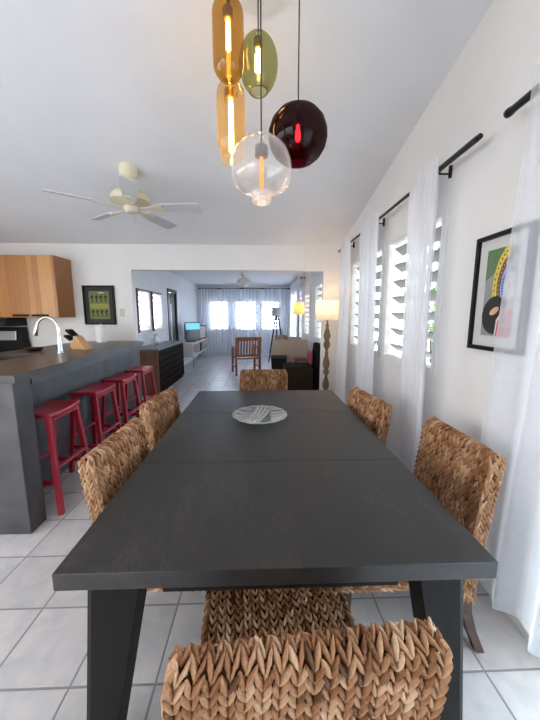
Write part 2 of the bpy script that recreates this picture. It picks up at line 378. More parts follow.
# baseboards
struct(MB().box(XR - .012, XR, 1.1, YP, 0, .09).build('baseboard_right', M['trimw'], bevel=.003))
struct(MB().box(.957, XR - .012, YP - .012, YP, 0, .09).build('baseboard_partition', M['trimw'], bevel=.003))
struct(MB().box(XL, XR, YF - .012, YF, 0, .09).build('baseboard_far', M['trimw'], bevel=.003))
# soffit trim line of the opening
struct(MB().box(XL, XL + .012, 8.34, YF - .012, 0, .09).build('baseboard_left', M['trimw'], bevel=.003))

# ------------------------------------------------------------------ windows
def jalousie(idx, plane, pos, thick, hole, nsl, mslat, mframe, tilt, panels=1, frame=.05, crank=False, proud=.015, depth=.1, stile=False):
    """plane 'x': wall in x at pos..pos+thick (outwards sign), runs along y"""
    a0, a1, z0, z1 = hole
    sgn = 1 if thick > 0 else -1
    def bx(mb, p0, p1, a, b, c, d):
        lo, hi = min(p0, p1), max(p0, p1)
        if plane == 'x': mb.box(lo, hi, a, b, c, d)
        else: mb.box(a, b, lo, hi, c, d)
    win = MB()
    i0 = pos - sgn * proud; o0 = pos + thick * .8
    bx(win, i0, o0, a0, a0 + frame, z0, z1); bx(win, i0, o0, a1 - frame, a1, z0, z1)
    bx(win, i0, o0, a0 + frame, a1 - frame, z0, z0 + frame); bx(win, i0, o0, a0 + frame, a1 - frame, z1 - frame, z1)
    w = (a1 - a0 - 2 * frame) / panels
    for k in range(1, panels):
        c = a0 + frame + w * k; bx(win, i0, o0, c - .03, c + .03, z0 + frame, z1 - frame)
    root = struct(win.build('window_%d' % idx, mframe, bevel=.004))
    sl = MB(); pitch = (z1 - z0 - 2 * frame) / nsl; cx = pos + thick * .45
    for p in range(panels):
        ca = a0 + frame + w * (p + .5); ln = w - .07 if panels > 1 else w - .012
        for k in range(nsl):
            zc = z0 + frame + pitch * (k + .5)
            if plane == 'x': sl.obox((cx, ca, zc), (depth, ln, .009), (0, sgn * tilt, 0))
            else: sl.obox((ca, cx, zc), (ln, depth, .009), (-sgn * tilt, 0, 0))
    sl.build('louvre_slats', mslat, root)
    if stile:
        m = MB(); bx(m, pos - sgn * (proud + .03), pos - sgn * (proud + .001), a0 - .01, a0 + .055, z0 - .01, z1 + .01); bx(m, pos - sgn * (proud + .02), pos - sgn * (proud + .001), a0 + .055, a1, z1 - .012, z1 + .01)
        m.build('maroon_stile', M['maroon'], root)['label'] = 'maroon painted stile'
    if crank:
        cr = MB()
        cr.tube([(pos - sgn * .02, a0 + frame * .5, z0 + .16), (pos - sgn * .05, a0 + frame * .5, z0 + .16), (pos - sgn * .055, a0 + frame * .5, z0 + .08)], .008, 8)
        cr.build('crank_handle', M['steel'], root, 60)
    return root
jalousie(1, 'x', XR, .14, W1, 7, M['slat'], M['trimw'], R(38), 2)
jalousie(2, 'x', XR, .14, W2, 7, M['slat'], M['trimw'], R(38), 2, crank=True)
jalousie(3, 'x', XR, .14, W3, 8, M['slat'], M['trimw'], R(20), 1)
jalousie(4, 'x', XR, .14, W4, 8, M['slat'], M['trimw'], R(20), 1)
jalousie(11, 'x', XR, .14, W11_added, 13, M['slat'], M['trimw'], R(10), 1)  # added window hidden by the partition, brings more daylight into the living room
jalousie(10, 'x', XR, .14, W10, 15, M['slatw'], M['trimw'], R(15), 2)  # unseen window behind the curtains, enlarged to brighten the living room
jalousie(5, 'y', YF, .14, F1, 7, M['slatw'], M['trimw'], R(33), 1)
jalousie(6, 'y', YF, .14, F2, 7, M['slatw'], M['trimw'], R(33), 1)
jalousie(7, 'y', YF, .14, F3, 7, M['slatw'], M['trimw'], R(33), 1)
jalousie(8, 'x', XL, -.14, L1, 6, M['trimw'], M['trimw'], R(14), 1, frame=.035, proud=.012, stile=True)
jalousie(9, 'x', XL, -.14, L2, 6, M['trimw'], M['trimw'], R(14), 1, frame=.035, proud=.012, stile=True)
struct(MB().box(XL, XL + .07, 5.5, 7.2, 1.085, 1.115).build('trim_1', M['trimw'], bevel=.004))
# dark doorway on the left wall
mb = MB(); mb.box(XL - .05, XL + .02, 7.50, 7.58, 0, 2.11); mb.box(XL - .05, XL + .02, 8.24, 8.32, 0, 2.11); mb.box(XL - .05, XL + .02, 7.58, 8.24, 2.03, 2.11)
d = struct(mb.build('door_1', M['doorwood'], bevel=.004))
mb = MB(); mb.box(XL - .09, XL - .05, 7.58, 8.24, .01, 2.03); 
for k in range(2):
    for z in (.15, 1.1): mb.box(XL - .05, XL - .04, 7.64 + k * .29, 7.89 + k * .29, z, z + .8)
mb.build('door_leaf', M['doorwood'], d, bevel=.004)
MB().box(XL - .05, XL - .036, 7.86, 7.94, .2, 1.75).build('glass_strip', M['rwhite'], d)
# glazed sliding door behind the near curtain
mb = MB(); y0, y1, z1 = GD[0], GD[1], GD[3]
mb.box(XR + .03, XR + .1, y0, y0 + .06, 0, z1); mb.box(XR + .03, XR + .1, y1 - .06, y1, 0, z1); mb.box(XR + .03, XR + .1, y0 + .06, y1 - .06, z1 - .06, z1)
mb.box(XR + .03, XR + .1, y0 + .06, y1 - .06, 0, .06); mb.box(XR + .03, XR + .1, .02, .08, .06, z1 - .06)
d = struct(mb.build('door_2', M['trimw'], bevel=.004))
MB().box(XR + .06, XR + .066, y0 + .06, y1 - .06, .06, z1 - .06).build('glass_pane', M['pane'], d)

# ------------------------------------------------------------------ woven chairs
class Path2:
    """polyline in (y,z) with arc length"""
    def __init__(s, pts):
        s.p = np.array(pts, float); d = np.linalg.norm(np.diff(s.p, axis=0), axis=1); s.c = np.concatenate([[0], np.cumsum(d)]); s.L = s.c[-1]
    def at(s, v):
        v = np.clip(v, 0, s.L); return np.stack([np.interp(v, s.c, s.p[:, 0]), np.interp(v, s.c, s.p[:, 1])], -1)
LV = np.array([-1, -.62, 0, .62, 1.]); LP = np.array([.22, .8, 1., .8, .22]); WV = np.array([-1, -.55, 0, .55, 1.]); WH = np.array([-.35, .72, 1., .72, -.35])
def weave(mb, S, u0, u1, v0, v1, cw, pitch, thick=.009):
    """braided chain columns over surface S(u,v)->(pos,normal)"""
    nc = max(1, round((u1 - u0) / cw)); cw = (u1 - u0) / nc; nr = max(1, round((v1 - v0) / pitch)); pt = (v1 - v0) / nr
    lf = [(j * 5 + i, j * 5 + i + 1, (j + 1) * 5 + i + 1, (j + 1) * 5 + i) for j in range(4) for i in range(4)]
    mb.hasattr = True
    for c in range(nc):
        uc = u0 + cw * (c + .5); tone = rng.normal(0, .07)
        off = rng.uniform(0, .3) * pt
        for r in range(nr):
            for sgn in (-1, 1):
                vc = v0 + pt * (r + .5) + off + rng.normal(0, .05) * pt
                phi = -sgn * (R(21) + rng.normal(0, .06)); a = pt * .76 * rng.uniform(.92, 1.1); b = cw * .225 * rng.uniform(.85, 1.15)
                l = LV[:, None] * a; w = WV[None, :] * (b * LP[:, None])
                uu = uc + sgn * cw * .25 + l * math.sin(phi) + w * math.cos(phi)
                vv = vc + l * math.cos(phi) - w * math.sin(phi)
                hh = thick * (WH[None, :] * (.5 + .5 * LP[:, None]) - .32 * LV[:, None] - .28) * rng.uniform(.85, 1.2)
                P, Nn = S(uu, vv)
                q = (P + Nn * hh[..., None]).reshape(-1, 3)
                mb.add(q.tolist(), lf, 0, float(np.clip(.5 + tone + rng.normal(0, .2), 0, 1)))

def chair_parts(root):
    W = .492; hw = W / 2
    def yc(z): return -.075 * np.clip((z - .30) / .6, 0, 1.1) ** 1.2        # lean of the back
    th = .027
    zs = np.linspace(.46, .858, 16)
    front = [(yc(z) + th, z) for z in zs]; yt = float(yc(.858))
    arc = [(yt + th * math.cos(t), .858 + .024 * math.sin(t)) for t in np.linspace(.25, math.pi - .25, 8)]
    back = [(yc(z) - th, z) for z in np.linspace(.858, .205, 26)]
    P = Path2(front + arc + back)
    def S(u, v):
        p = P.at(v); e = .004; d = P.at(v + e) - P.at(v - e); n = np.stack([d[..., 1], -d[..., 0]], -1)
        n /= np.maximum(1e-6, np.linalg.norm(n, axis=-1, keepdims=True))
        k = 1 - .075 * np.clip((p[..., 1] - .825) / .06, 0, 1) ** 2
        return np.stack([u * k, p[..., 0], p[..., 1]], -1), np.stack([0 * u, n[..., 0], n[..., 1]], -1)
    mb = MB(); weave(mb, S, -hw, hw, 0, P.L, .0285, .029)
    for sg in (-1, 1):
        def S2(u, v, sg=sg):
            z = .21 + v; k = 1 - .075 * np.clip((z - .825) / .06, 0, 1) ** 2
            return np.stack([sg * hw * k + 0 * u, yc(z) + u * sg, z], -1), np.stack([sg + 0 * u, 0 * u, 0 * u], -1)
        weave(mb, S2, -th, th, 0, .66, .027, .024, .006)
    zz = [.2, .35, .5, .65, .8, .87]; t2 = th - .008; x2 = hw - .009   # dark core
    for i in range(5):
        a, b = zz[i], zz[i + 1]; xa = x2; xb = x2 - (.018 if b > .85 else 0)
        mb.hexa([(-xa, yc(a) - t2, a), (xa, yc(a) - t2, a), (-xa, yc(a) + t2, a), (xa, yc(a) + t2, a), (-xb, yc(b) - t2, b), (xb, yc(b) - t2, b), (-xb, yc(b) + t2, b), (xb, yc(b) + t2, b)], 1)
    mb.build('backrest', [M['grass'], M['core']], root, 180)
    # seat
    D = .555; zt = .46; zb = .285; sw = .24; y0 = .03
    f = [(y, zt) for y in np.linspace(y0, D - .03, 12)] + [(D - .03 + .03 * math.sin(t), zt - .03 + .03 * math.cos(t)) for t in np.linspace(.2, 1.4, 6)] + [(D, z) for z in np.linspace(zt - .035, zb, 6)]
    Q = Path2(f)
    def S3(u, v):
        p = Q.at(v); e = .004; d = Q.at(v + e) - Q.at(v - e); n = np.stack([-d[..., 1], d[..., 0]], -1)
        n /= np.maximum(1e-6, np.linalg.norm(n, axis=-1, keepdims=True))
        return np.stack([u, p[..., 0], p[..., 1]], -1), np.stack([0 * u, n[..., 0], n[..., 1]], -1)
    mb = MB(); weave(mb, S3, -sw, sw, 0, Q.L, .0285, .029)
    for sg in (-1, 1):
        def S4(u, v, sg=sg): return np.stack([sg * sw + 0 * u, y0 + v, (zt + zb) / 2 - u * sg], -1), np.stack([sg + 0 * u, 0 * u, 0 * u], -1)
        weave(mb, S4, -(zt - zb) / 2, (zt - zb) / 2, 0, D - y0, .029, .027)
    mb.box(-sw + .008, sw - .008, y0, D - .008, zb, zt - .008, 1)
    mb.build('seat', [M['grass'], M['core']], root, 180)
    for sx in (-1, 1):
        m = MB(); m.bar((sx * .195, D - .04, zb + .02), (sx * .205, D - .035, 0), .042, .03, mat=0); m.build('leg', M['legwood'], root, bevel=.003)
        m = MB(); pts = [(.214, .0, .26), (.222, -.006, .16), (.238, -.026, .08), (.262, -.056, 0)]; ws = [.046, .042, .038, .034]
        for i in range(3):
            (xa, ya, za), (xb, yb, zb_) = pts[i], pts[i + 1]; wa, wb = ws[i] / 2, ws[i + 1] / 2
            m.hexa([(sx * xb - wb, yb - wb, zb_), (sx * xb + wb, yb - wb, zb_), (sx * xb - wb, yb + wb, zb_), (sx * xb + wb, yb + wb, zb_),
                    (sx * xa - wa, ya - wa, za), (sx * xa + wa, ya - wa, za), (sx * xa - wa, ya + wa, za), (sx * xa + wa, ya + wa, za)])
        m.build('leg', M['legwood'], root, 50)
GCH = 'woven chairs around the dining table'
ch = thing('dining_chair', 'woven seagrass dining chair nearest the camera, its back cut by the bottom edge', 'chair', (.081, .507, 0), R(4.3), GCH)
chair_parts(ch)
dup(ch, (-.618, 1.378, 0), R(-91.5), 'nearer of two woven seagrass chairs on the left side of the table')
dup(ch, (-.648, 2.09, 0), R(-95), 'farther of two woven seagrass chairs on the left side of the table')
dup(ch, (.887, 1.345, 0), R(90.5), 'woven seagrass chair pulled out on the right side, beside the near white curtain')
dup(ch, (.71, 2.05, 0), R(98), 'woven seagrass chair on the right side of the table, the farther one by the window')
dup(ch, (.033, 3.03, 0), R(178), 'woven seagrass chair at the far end of the table facing the camera')

# ------------------------------------------------------------------ dining table
TX0, TX1, TY0, TY1, TZ = -.558, .663, .725, 2.70, .76
t = thing('dining_table', 'long dark espresso wood dining table in the foreground with tapered slab legs', 'table', (.058, 1.71, 0))
cx, cy = .058, 1.71
def lx(x): return x - cx
def ly(y): return y - cy
for a, b in ((TY0, 1.332), (1.3335, 2.066), (2.0675, TY1)):
    MB().box(lx(TX0), lx(TX1), ly(a), ly(b), TZ - .052, TZ).build('tabletop_section', M['table'], t, bevel=.0025)
mb = MB()
for sx in (-1, 1): mb.box(sx * .50 - .012, sx * .50 + .012, ly(TY0 + .09), ly(TY1 - .09), TZ - .10, TZ - .052)
for y in (TY0 + .012, TY1 - .03): mb.box(-.33, .33, ly(y), ly(y + .02), TZ - .075, TZ - .052)
mb.build('apron', M['tableleg'], t)
for sx in (-1, 1):
    for y0_, y1_ in ((TY0 + .015, TY0 + .115), (TY1 - .115, TY1 - .015)):
        m = MB(); zt = TZ - .052; cf = .016
        def sect(xo, xi, z):
            a, b = ly(y0_), ly(y1_)
            near = a if y0_ < 1.5 else b; far = b if y0_ < 1.5 else a; s_ = 1 if far > near else -1
            return [(sx * xi, near, z), (sx * (xo - cf), near, z), (sx * xo, near + s_ * cf * .6, z), (sx * xo, far, z), (sx * xi, far, z)]
        v = sect(.605 if sx < 0 else .590, .532, 0) + sect(.540 if sx < 0 else .527, .393, zt)
        m.add(v, [(0, 1, 2, 3, 4), (9, 8, 7, 6, 5)] + [(i, 5 + i, 5 + (i + 1) % 5, (i + 1) % 5) for i in range(5)])
        m.build('leg', M['tableleg'], t, bevel=.002)

# glass dish
d = thing('glass_dish', 'round pressed glass platter with ribbed leaf relief on the dark table', 'dish', (-.003, 1.925, TZ))
prof = [(.001, .006), (.06, .006), (.10, .009), (.145, .02), (.172, .033), (.178, .037), (.181, .035), (.176, .028), (.148, .012), (.10, .001), (.001, 0.)]
MB().lathe(prof, n=56, caps=False).build('bowl', M['dishclear'], d, 60)
def rimz(r): return float(np.interp(r, [0, .06, .10, .145, .172], [.006, .006, .009, .02, .033]))
mb = MB()
for k in range(4):   # broad central fronds
    off = -.055 + k * .028; pts = []
    for i in range(9):
        q = -.16 + .32 * i / 8; x = off + q * .35; y = q
        r = math.hypot(x, y)
        if r < .172: pts.append((x * .98 - .01, y * .98, rimz(r) + .004))
    if len(pts) > 2: mb.tube(pts, .0085, 6)
for k in range(6):   # short side ribs
    y = -.12 + .045 * k
    for sx, x0_, x1_ in ((-1, .06, .165), (1, .075, .165)):
        pts = []
        for i in range(6):
            x = sx * (x0_ + (x1_ - x0_) * i / 5); yy = y - .35 * (abs(x) - .06) + .03
            r = math.hypot(x, yy)
            if r < .174: pts.append((x, yy, rimz(r) + .003))
        if len(pts) > 2: mb.tube(pts, .0065, 6)
mb.build('relief_ribs', M['dish'], d, 60)
pts = [(.178 * math.cos(a), .178 * math.sin(a), .036 + .002 * math.sin(a * 14)) for a in np.linspace(0, 2 * math.pi, 73)]
MB().tube(pts, .0042, 6, cap=False).build('scalloped_rim', M['dish'], d, 60)

# ------------------------------------------------------------------ concrete bar
BX0, BX1, BY0, BY1, BZ = -2.60, -1.53, 1.862, 4.42, 1.08
t = thing('breakfast_bar', 'long dark polished concrete breakfast bar with red stools tucked under it', 'counter', (-1.9, 3.1, 0))
o_ = (-1.9, 3.1)
def bbox(mb, x0, x1, y0, y1, z0, z1): mb.box(x0 - o_[0], x1 - o_[0], y0 - o_[1], y1 - o_[1], z0, z1)
SK = (-2.52, -2.12, 2.45, 2.92)   # sink cut-out
mb = MB(); sl = .048
bbox(mb, BX0, SK[0], BY0 - .02, BY1, BZ - sl, BZ); 
def fx_(y): return -1.50 - .20 * (y - BY0) / (BY1 - BY0)
def lip(mb, x0, x1off, ya, yb, za, zb, d=None):
    q = []
    for z in (za, zb):
        for y in (ya, yb): q += [((x0 if d is None else fx_(y) - d) - o_[0], y - o_[1], z), (fx_(y) + x1off - o_[0], y - o_[1], z)]
    mb.hexa(q)
lip(mb, SK[1], 0, BY0 - .02, BY1, BZ - sl, BZ)
bbox(mb, SK[0], SK[1], BY0 - .02, SK[2], BZ - sl, BZ); bbox(mb, SK[0], SK[1], SK[3], BY1, BZ - sl, BZ)
mb.build('worktop', M['conctop'], t)
mb = MB(); bbox(mb, BX0, BX1, BY0, BY0 + .15, 0, BZ - sl); mb.build('end_pier', M['conc'], t, bevel=.006)
mb = MB(); bbox(mb, -1.93, -1.835, BY0 + .15, YP - .003, 0, BZ - sl); lip(mb, 0, -.012, BY0 + .15, BY1 - .01, BZ - sl - .045, BZ - sl, .05); mb.build('recessed_panel', M['conc'], t)
mb = MB(); bbox(mb, BX0 + .03, -1.93, BY0 + .15, SK[2] - .05, 0, BZ - sl); bbox(mb, BX0 + .03, -1.93, SK[3] + .05, BY1, 0, BZ - sl); mb.build('kitchen_side_base', M['conc'], t)
s_ = thing('kitchen_sink', 'dark sunken sink in the concrete bar beside the tall steel faucet', 'sink', (-2.32, 2.685, BZ - .22))
mb = MB(); w, l = (SK[1] - SK[0]) / 2 - .002, (SK[3] - SK[2]) / 2 - .002
mb.box(-w, w, -l, l, 0, .012); mb.box(-w, -w + .012, -l, l, .012, .212); mb.box(w - .012, w, -l, l, .012, .212); mb.box(-w + .012, w - .012, -l, -l + .012, .012, .212); mb.box(-w + .012, w - .012, l - .012, l, .012, .212)
mb.build('basin', M['greydark'], s_)
MB().lathe([(.001, .012), (.04, .012), (.04, .018), (.001, .018)], n=20).build('drain', M['steel'], s_, 40)
# faucet
f_ = thing('kitchen_faucet', 'tall brushed steel gooseneck faucet with pull-down sprayer on the bar', 'faucet', (-1.965, 3.0, BZ))
MB().lathe([(.028, 0), (.028, .012), (.02, .02), (.017, .10), (.015, .16)], n=20).build('base', M['steel'], f_, 40)
a = [(0, 0, .15), (0, 0, .24)] + [(-.10 + .10 * math.cos(q), 0, .24 + .105 * math.sin(q)) for q in np.linspace(.15, 2.75, 14)]
MB().tube(a, .0115, 12).build('gooseneck', M['steel'], f_, 60)
e = a[-1]; MB().tube([e, (e[0] - .012, 0, e[2] - .04), (e[0] - .028, 0, e[2] - .10), (e[0] - .030, 0, e[2] - .112)], [.012, .017, .021, .016], 14).build('spray_head', M['steel'], f_, 60)
MB().tube([(0, .015, .09), (0, .06, .11)], .006, 8).build('lever', M['steel'], f_, 60)
# knife block + knives
KX, KY = -1.985, 3.36
k_ = thing('knife_block', 'slanted pale wood knife block on the bar behind the faucet', 'knife block', (KX, KY, BZ), R(-12))
m = MB(); w = .05
m.hexa([(-.06, -w, 0), (.12, -w, 0), (-.06, w, 0), (.12, w, 0), (-.085, -w, .05), (-.005, -w, .15), (-.085, w, .05), (-.005, w, .15)])
m.build('block', M['knifewood'], k_, bevel=.004)
up = Vector((-.77, 0, .64)); kn = 0
spots = ['top left', 'top middle', 'top right', 'lower left', 'lower middle', 'lower right']
for row, (bx_, bz_) in enumerate(((-.025, .126), (-.064, .078))):
    for c in range(3):
        kt = thing('kitchen_knife', 'black handled kitchen knife in the wood block, %s of its six handles' % spots[kn], 'knife', (KX + bx_ * math.cos(R(-12)) - (-.034 + .034 * c) * math.sin(R(-12)), KY + bx_ * math.sin(R(-12)) + (-.034 + .034 * c) * math.cos(R(-12)), BZ + bz_), R(-12), 'knives in the block')
        ln = .125 if row == 0 else .105
        p = [up * q for q in (.0, .02, ln * .6, ln)]
        MB().tube([up * -.001, up * .018], .008, 8).build('bolster', M['steel'], kt, 60)
        MB().tube([up * .018, up * (ln * .5), up * ln, up * (ln + .008)], [.0115, .0135, .015, .008], 8).build('handle', M['black'], kt, 60)
        kn += 1
# paper roll
r_ = thing('paper_towel_roll', 'white paper towel roll standing at the far end of the bar under the picture', 'paper towel', (-2.205, 4.25, BZ))
MB().lathe([(.02, .012), (.07, .012), (.072, .02), (.072, .228), (.07, .236), (.02, .236)], n=32, caps=False).build('roll', M['paper'], r_, 40)
MB().lathe([(.001, 0), (.066, 0), (.066, .011), (.012, .011), (.012, .246), (.006, .252), (.001, .252)], n=24, caps=False).build('holder', M['steel'], r_, 40)
# low dark dish on the bar
MB().lathe([(.001, .0), (.05, .0), (.085, .028), (.088, .034), (.084, .034), (.05, .008), (.001, .008)], n=28, caps=False).build('bowl', M['legwood'], None, 50, loc=(-2.36, 3.2, BZ))
tag(bpy.data.objects['bowl'] if bpy.data.objects['bowl'].parent is None else [o for o in bpy.data.objects if o.name.startswith('bowl') and o.parent is None][0], 'low dark brown bowl on the bar behind the sink', 'bowl')

# ------------------------------------------------------------------ red stools
def stool_parts(root):
    w, l, h = .12, .187, .757
    m = MB(); nx, ny = 6, 14
    def top(u, v):
        x = -w + 2 * w * u; y = -l + 2 * l * v
        return (x, y, h - .016 * (1 - (y / l) ** 2))
    m.grid(top, nx, ny); m.grid(lambda u, v: (top(1 - u, v)[0], top(u, v)[1], top(u, v)[2] - .034), nx, ny)
    for sgn in (-1, 1):
        m.grid(lambda u, v: (sgn * w, sgn * (-l + 2 * l * u), top(0, .5 + sgn * (u - .5))[2] - .034 * (1 - v)), ny, 1)
        m.grid(lambda u, v: (sgn * (w - 2 * w * u), sgn * l, h - .034 * (1 - v)), nx, 1)
    me = m.build('seat', M['red'], root, 30)
    wd = me.modifiers.new('weld', 'WELD'); wd.merge_threshold = .0005
    b = me.modifiers.new('edge', 'BEVEL'); b.width = .006; b.segments = 2; b.limit_method = 'ANGLE'; b.angle_limit = R(50)
    def legp(sx, sy, z): q = (h - .03 - z) / (h - .03); return (sx * (w - .025 + .055 * q), sy * (l - .03 + .05 * q), z)
    for sx in (-1, 1):
        for sy in (-1, 1):
            MB().bar(legp(sx, sy, 0), legp(sx, sy, h - .03), .034, .034, .034, up=(0, 1, 0)).build('leg', M['red'], root, bevel=.003)
    for sx in (-1, 1):
        MB().bar(legp(sx, -1, .34), legp(sx, 1, .34), .02, .02, .034, up=(1, 0, 0)).build('stretcher', M['red'], root, bevel=.002)
    for sy, z in ((-1, .24), (1, .24)):
        MB().bar(legp(-1, sy, z), legp(1, sy, z), .034, .034, .02, up=(0, 1, 0)).build('stretcher', M['red'], root, bevel=.002)
    for sx in (-1, 1): MB().bar((sx * (w - .022), -l + .04, h - .058), (sx * (w - .022), l - .04, h - .058), .018, .018, .04, up=(1, 0, 0)).build('seat_rail', M['red'], root)
GS = 'red stools along the bar'
st = thing('bar_stool', 'red lacquered saddle stool nearest the camera, beside the concrete pier', 'stool', (-1.612, 2.272, 0), 0, GS)
stool_parts(st)
for y, s in ((2.885, 'second red saddle stool from the camera along the concrete bar'), (3.43, 'third red saddle stool from the camera along the concrete bar'), (4.0, 'red saddle stool at the far end of the bar, in front of the black cabinet')):
    dup(st, (-1.612, y, 0), 0, s)

# ------------------------------------------------------------------ kitchen back wall
def wall_cabinet(name, label, x0, x1, doors, handles):
    cxm = (x0 + x1) / 2; t = thing(name, label, 'cabinet', (cxm, 4.42, 1.42))
    w = (x1 - x0) / 2; H = .82
    MB().box(-w, w, -.18, .175, 0, H).build('body', M['maple'], t, bevel=.002)
    for (a, b), hs in zip(doors, handles):
        dr = MB().box(a - cxm + .002, b - cxm - .002, -.20, -.181, .004, H - .004).build('door', M['maple'], t, bevel=.003)
        for h0, h1 in hs:
            MB().box(h0 - cxm, h1 - cxm, -.225, -.2005, .015, .042).build('handle', M['black'], dr, bevel=.003)
wall_cabinet('wall_cabinet', 'honey maple wall cabinet with two doors and black pulls on the kitchen wall', -3.50, -2.735, ((-3.50, -3.105), (-3.105, -2.735)), (((-3.33, -3.13),), ((-3.08, -2.87),)))
wall_cabinet('wall_cabinet', 'honey maple wall cabinet above the range hood at the left picture edge', -4.15, -3.505, ((-4.15, -3.505),), (((-3.75, -3.55),),))
hd = thing('range_hood', 'black range hood under the maple cabinet at the left picture edge', 'range hood', (-3.78, 4.42, 1.30))
MB().box(-.33, .33, -.2, .178, .0, .115).build('body', M['black'], hd, bevel=.008)
MB().box(-.3, .3, -.205, -.2, .02, .05).build('control_strip', M['greydark'], hd)
sv = thing('stove', 'black stove with steel panel on its backguard, below the range hood', 'stove', (-3.80, 4.28, 0))
MB().box(-.38, .38, -.28, .29, 0, .91).build('body', M['black'], sv, bevel=.008)
MB().hexa([(-.38, .16, .912), (.385, .16, .912), (-.38, .29, .912), (.385, .29, .912), (-.38, .20, 1.28), (.36, .20, 1.28), (-.38, .29, 1.28), (.36, .29, 1.28)]).build('backguard', M['black'], sv, bevel=.006)
MB().obox((-.04, .163, 1.16), (.66, .012, .13), (R(-6), 0, 0)).build('steel_panel', M['steel'], sv, bevel=.004)
for k in range(4): MB().lathe([(.001, .0), (.07, 0), (.07, .008), (.05, .012), (.001, .012)], n=20).build('burner', M['greydark'], sv, 40, loc=(-.18 + .36 * (k % 2), -.14 + .2 * (k // 2), .9105))
def framed(name, label, axis, c, w, h, mframe, fw, depth, mmat, matw, art, group=None):
    """picture on a wall; local frame: x across, z up, front at -y"""
    rz = {'y': 0., 'x': R(-90), 'xl': R(90)}[axis]
    t = thing(name, label, 'picture', c, rz, group)
    m = MB(); a, b = w / 2, h / 2
    m.box(-a, a, -depth, 0, b - fw, b); m.box(-a, a, -depth, 0, -b, -b + fw); m.box(-a, -a + fw, -depth, 0, -b + fw, b - fw); m.box(a - fw, a, -depth, 0, -b + fw, b - fw)
    m.build('frame', mframe, t, bevel=.003)
    MB().box(-a + fw, a - fw, -depth * .45, -.002, -b + fw, b - fw).build('mat_board', mmat, t)
    art(t, a - fw - matw, b - fw - matw, -depth * .45)
    return t
def poly(mb, pts, y, mat): mb.add([(x, y, z) for x, z in pts], [tuple(range(len(pts)))], mat)
def flat(mb, pts, y, mat, th=.0012):
    n = len(pts); mb.add([(x, y, z) for x, z in pts] + [(x, y + th, z) for x, z in pts], [tuple(range(n)), tuple(range(n, 2 * n))[::-1]] + [(i, i + n, (i + 1) % n + n, (i + 1) % n) for i in range(n)], mat)
A = {k: mk('print_' + k, c, .6, .1, 30) for k, c in dict(yellow=(.62, .50, .06), blue=(.25, .36, .62), navy=(.03, .05, .16), red=(.50, .02, .05), black=(.015, .014, .015), white=(.62, .60, .56), brown=(.16, .07, .04), peach=(.62, .34, .22), grey=(.27, .28, .30), green=(.10, .18, .08), olive=(.14, .15, .025), mustard=(.24, .24, .03)).items()}
def art_right(t, a, b, y):
    cols = ['grey', 'yellow', 'brown', 'blue', 'black', 'red', 'peach', 'white', 'navy', 'green']; ms = [A[c] for c in cols]; ix = {c: i for i, c in enumerate(cols)}
    mb = MB(); e = .0013
    flat(mb, [(-a, -b), (a, -b), (a, b), (-a, b)], y - e, ix['grey'])
    flat(mb, [(-a, b), (-a, b * .3), (-a * .2, b * .5), (a * .1, b)], y - e * 2, ix['green'])
    # concentric arcs (crescents) round a centre on the right
    def arc(r0, r1, a0, a1, cxx, czz, col, k, sx=.55):
        n = 14; o = [(cxx + sx * r1 * math.cos(q), czz + r1 * math.sin(q)) for q in np.linspace(a0, a1, n)]
        i = [(cxx + sx * r0 * math.cos(q), czz + r0 * math.sin(q)) for q in np.linspace(a1, a0, n)]
        for j in range(n - 1): 
            quad = [o[j], o[j + 1], i[n - 2 - j], i[n - 1 - j]]
            quad = [(max(-a, min(a, x)), max(-b, min(b, z))) for x, z in quad]; flat(mb, quad, y - e * k, ix[col])
    c0 = (a * .75, b * .12)
    arc(.155, .205, R(100), R(215), *c0, 'yellow', 3); arc(.115, .155, R(95), R(220), *c0, 'brown', 3); arc(.065, .115, R(90), R(230), *c0, 'blue', 3)
    arc(0, .065, 0, R(360), *c0, 'white', 3)
    for q in np.linspace(R(105), R(212), 13):
        for rr, cc, s in ((.18, 'black', .006), (.168, 'white', .004), (.135, 'peach', .005), (.09, 'navy', .006)):
            x, z = c0[0] + .55 * rr * math.cos(q), c0[1] + rr * math.sin(q)
            if abs(x) < a - s and abs(z) < b - s: flat(mb, [(x - s * .6, z), (x, z - s), (x + s * .6, z), (x, z + s)], y - e * 4, ix[cc])
    # dark rounded shape with peach oval at lower left, red field
    o = [(-a * .1 + a * .85 * math.cos(q), -b * .52 + b * .44 * math.sin(q)) for q in np.linspace(0, 2 * math.pi, 26)[:-1]]
    flat(mb, [(max(-a, x), max(-b, z)) for x, z in o], y - e * 5, ix['black'])
    flat(mb, [(a * .05, -b), (a * .1, -b * .62), (a * .5, -b * .38), (a, -b * .3), (a, -b)], y - e * 6, ix['white'])
    flat(mb, [(a * .15, -b), (a * .2, -b * .66), (a * .55, -b * .44), (a, -b * .38), (a, -b)], y - e * 7, ix['red'])
    flat(mb, [(a * .3, -b * .8), (a * .45, -b * .55), (a * .85, -b * .5), (a * .8, -b * .78)], y - e * 8, ix['grey'])
    flat(mb, [(-a * .1 + a * .3 * math.cos(q), -b * .42 + b * .08 * math.sin(q) + .3 * a * math.cos(q) * .4) for q in np.linspace(0, 6.28, 15)[:-1]], y - e * 6, ix['peach'])
    for x, z, l in ((a * .35, b * .42, .02), (a * .55, b * .2, .024), (a * .3, -b * .02, .02), (a * .7, b * .5, .018)):
        flat(mb, [(x, z), (x + .012, z - l), (x + .018, z - l), (x + .006, z)], y - e * 5, ix['black'])
    mb.build('print', ms, t)
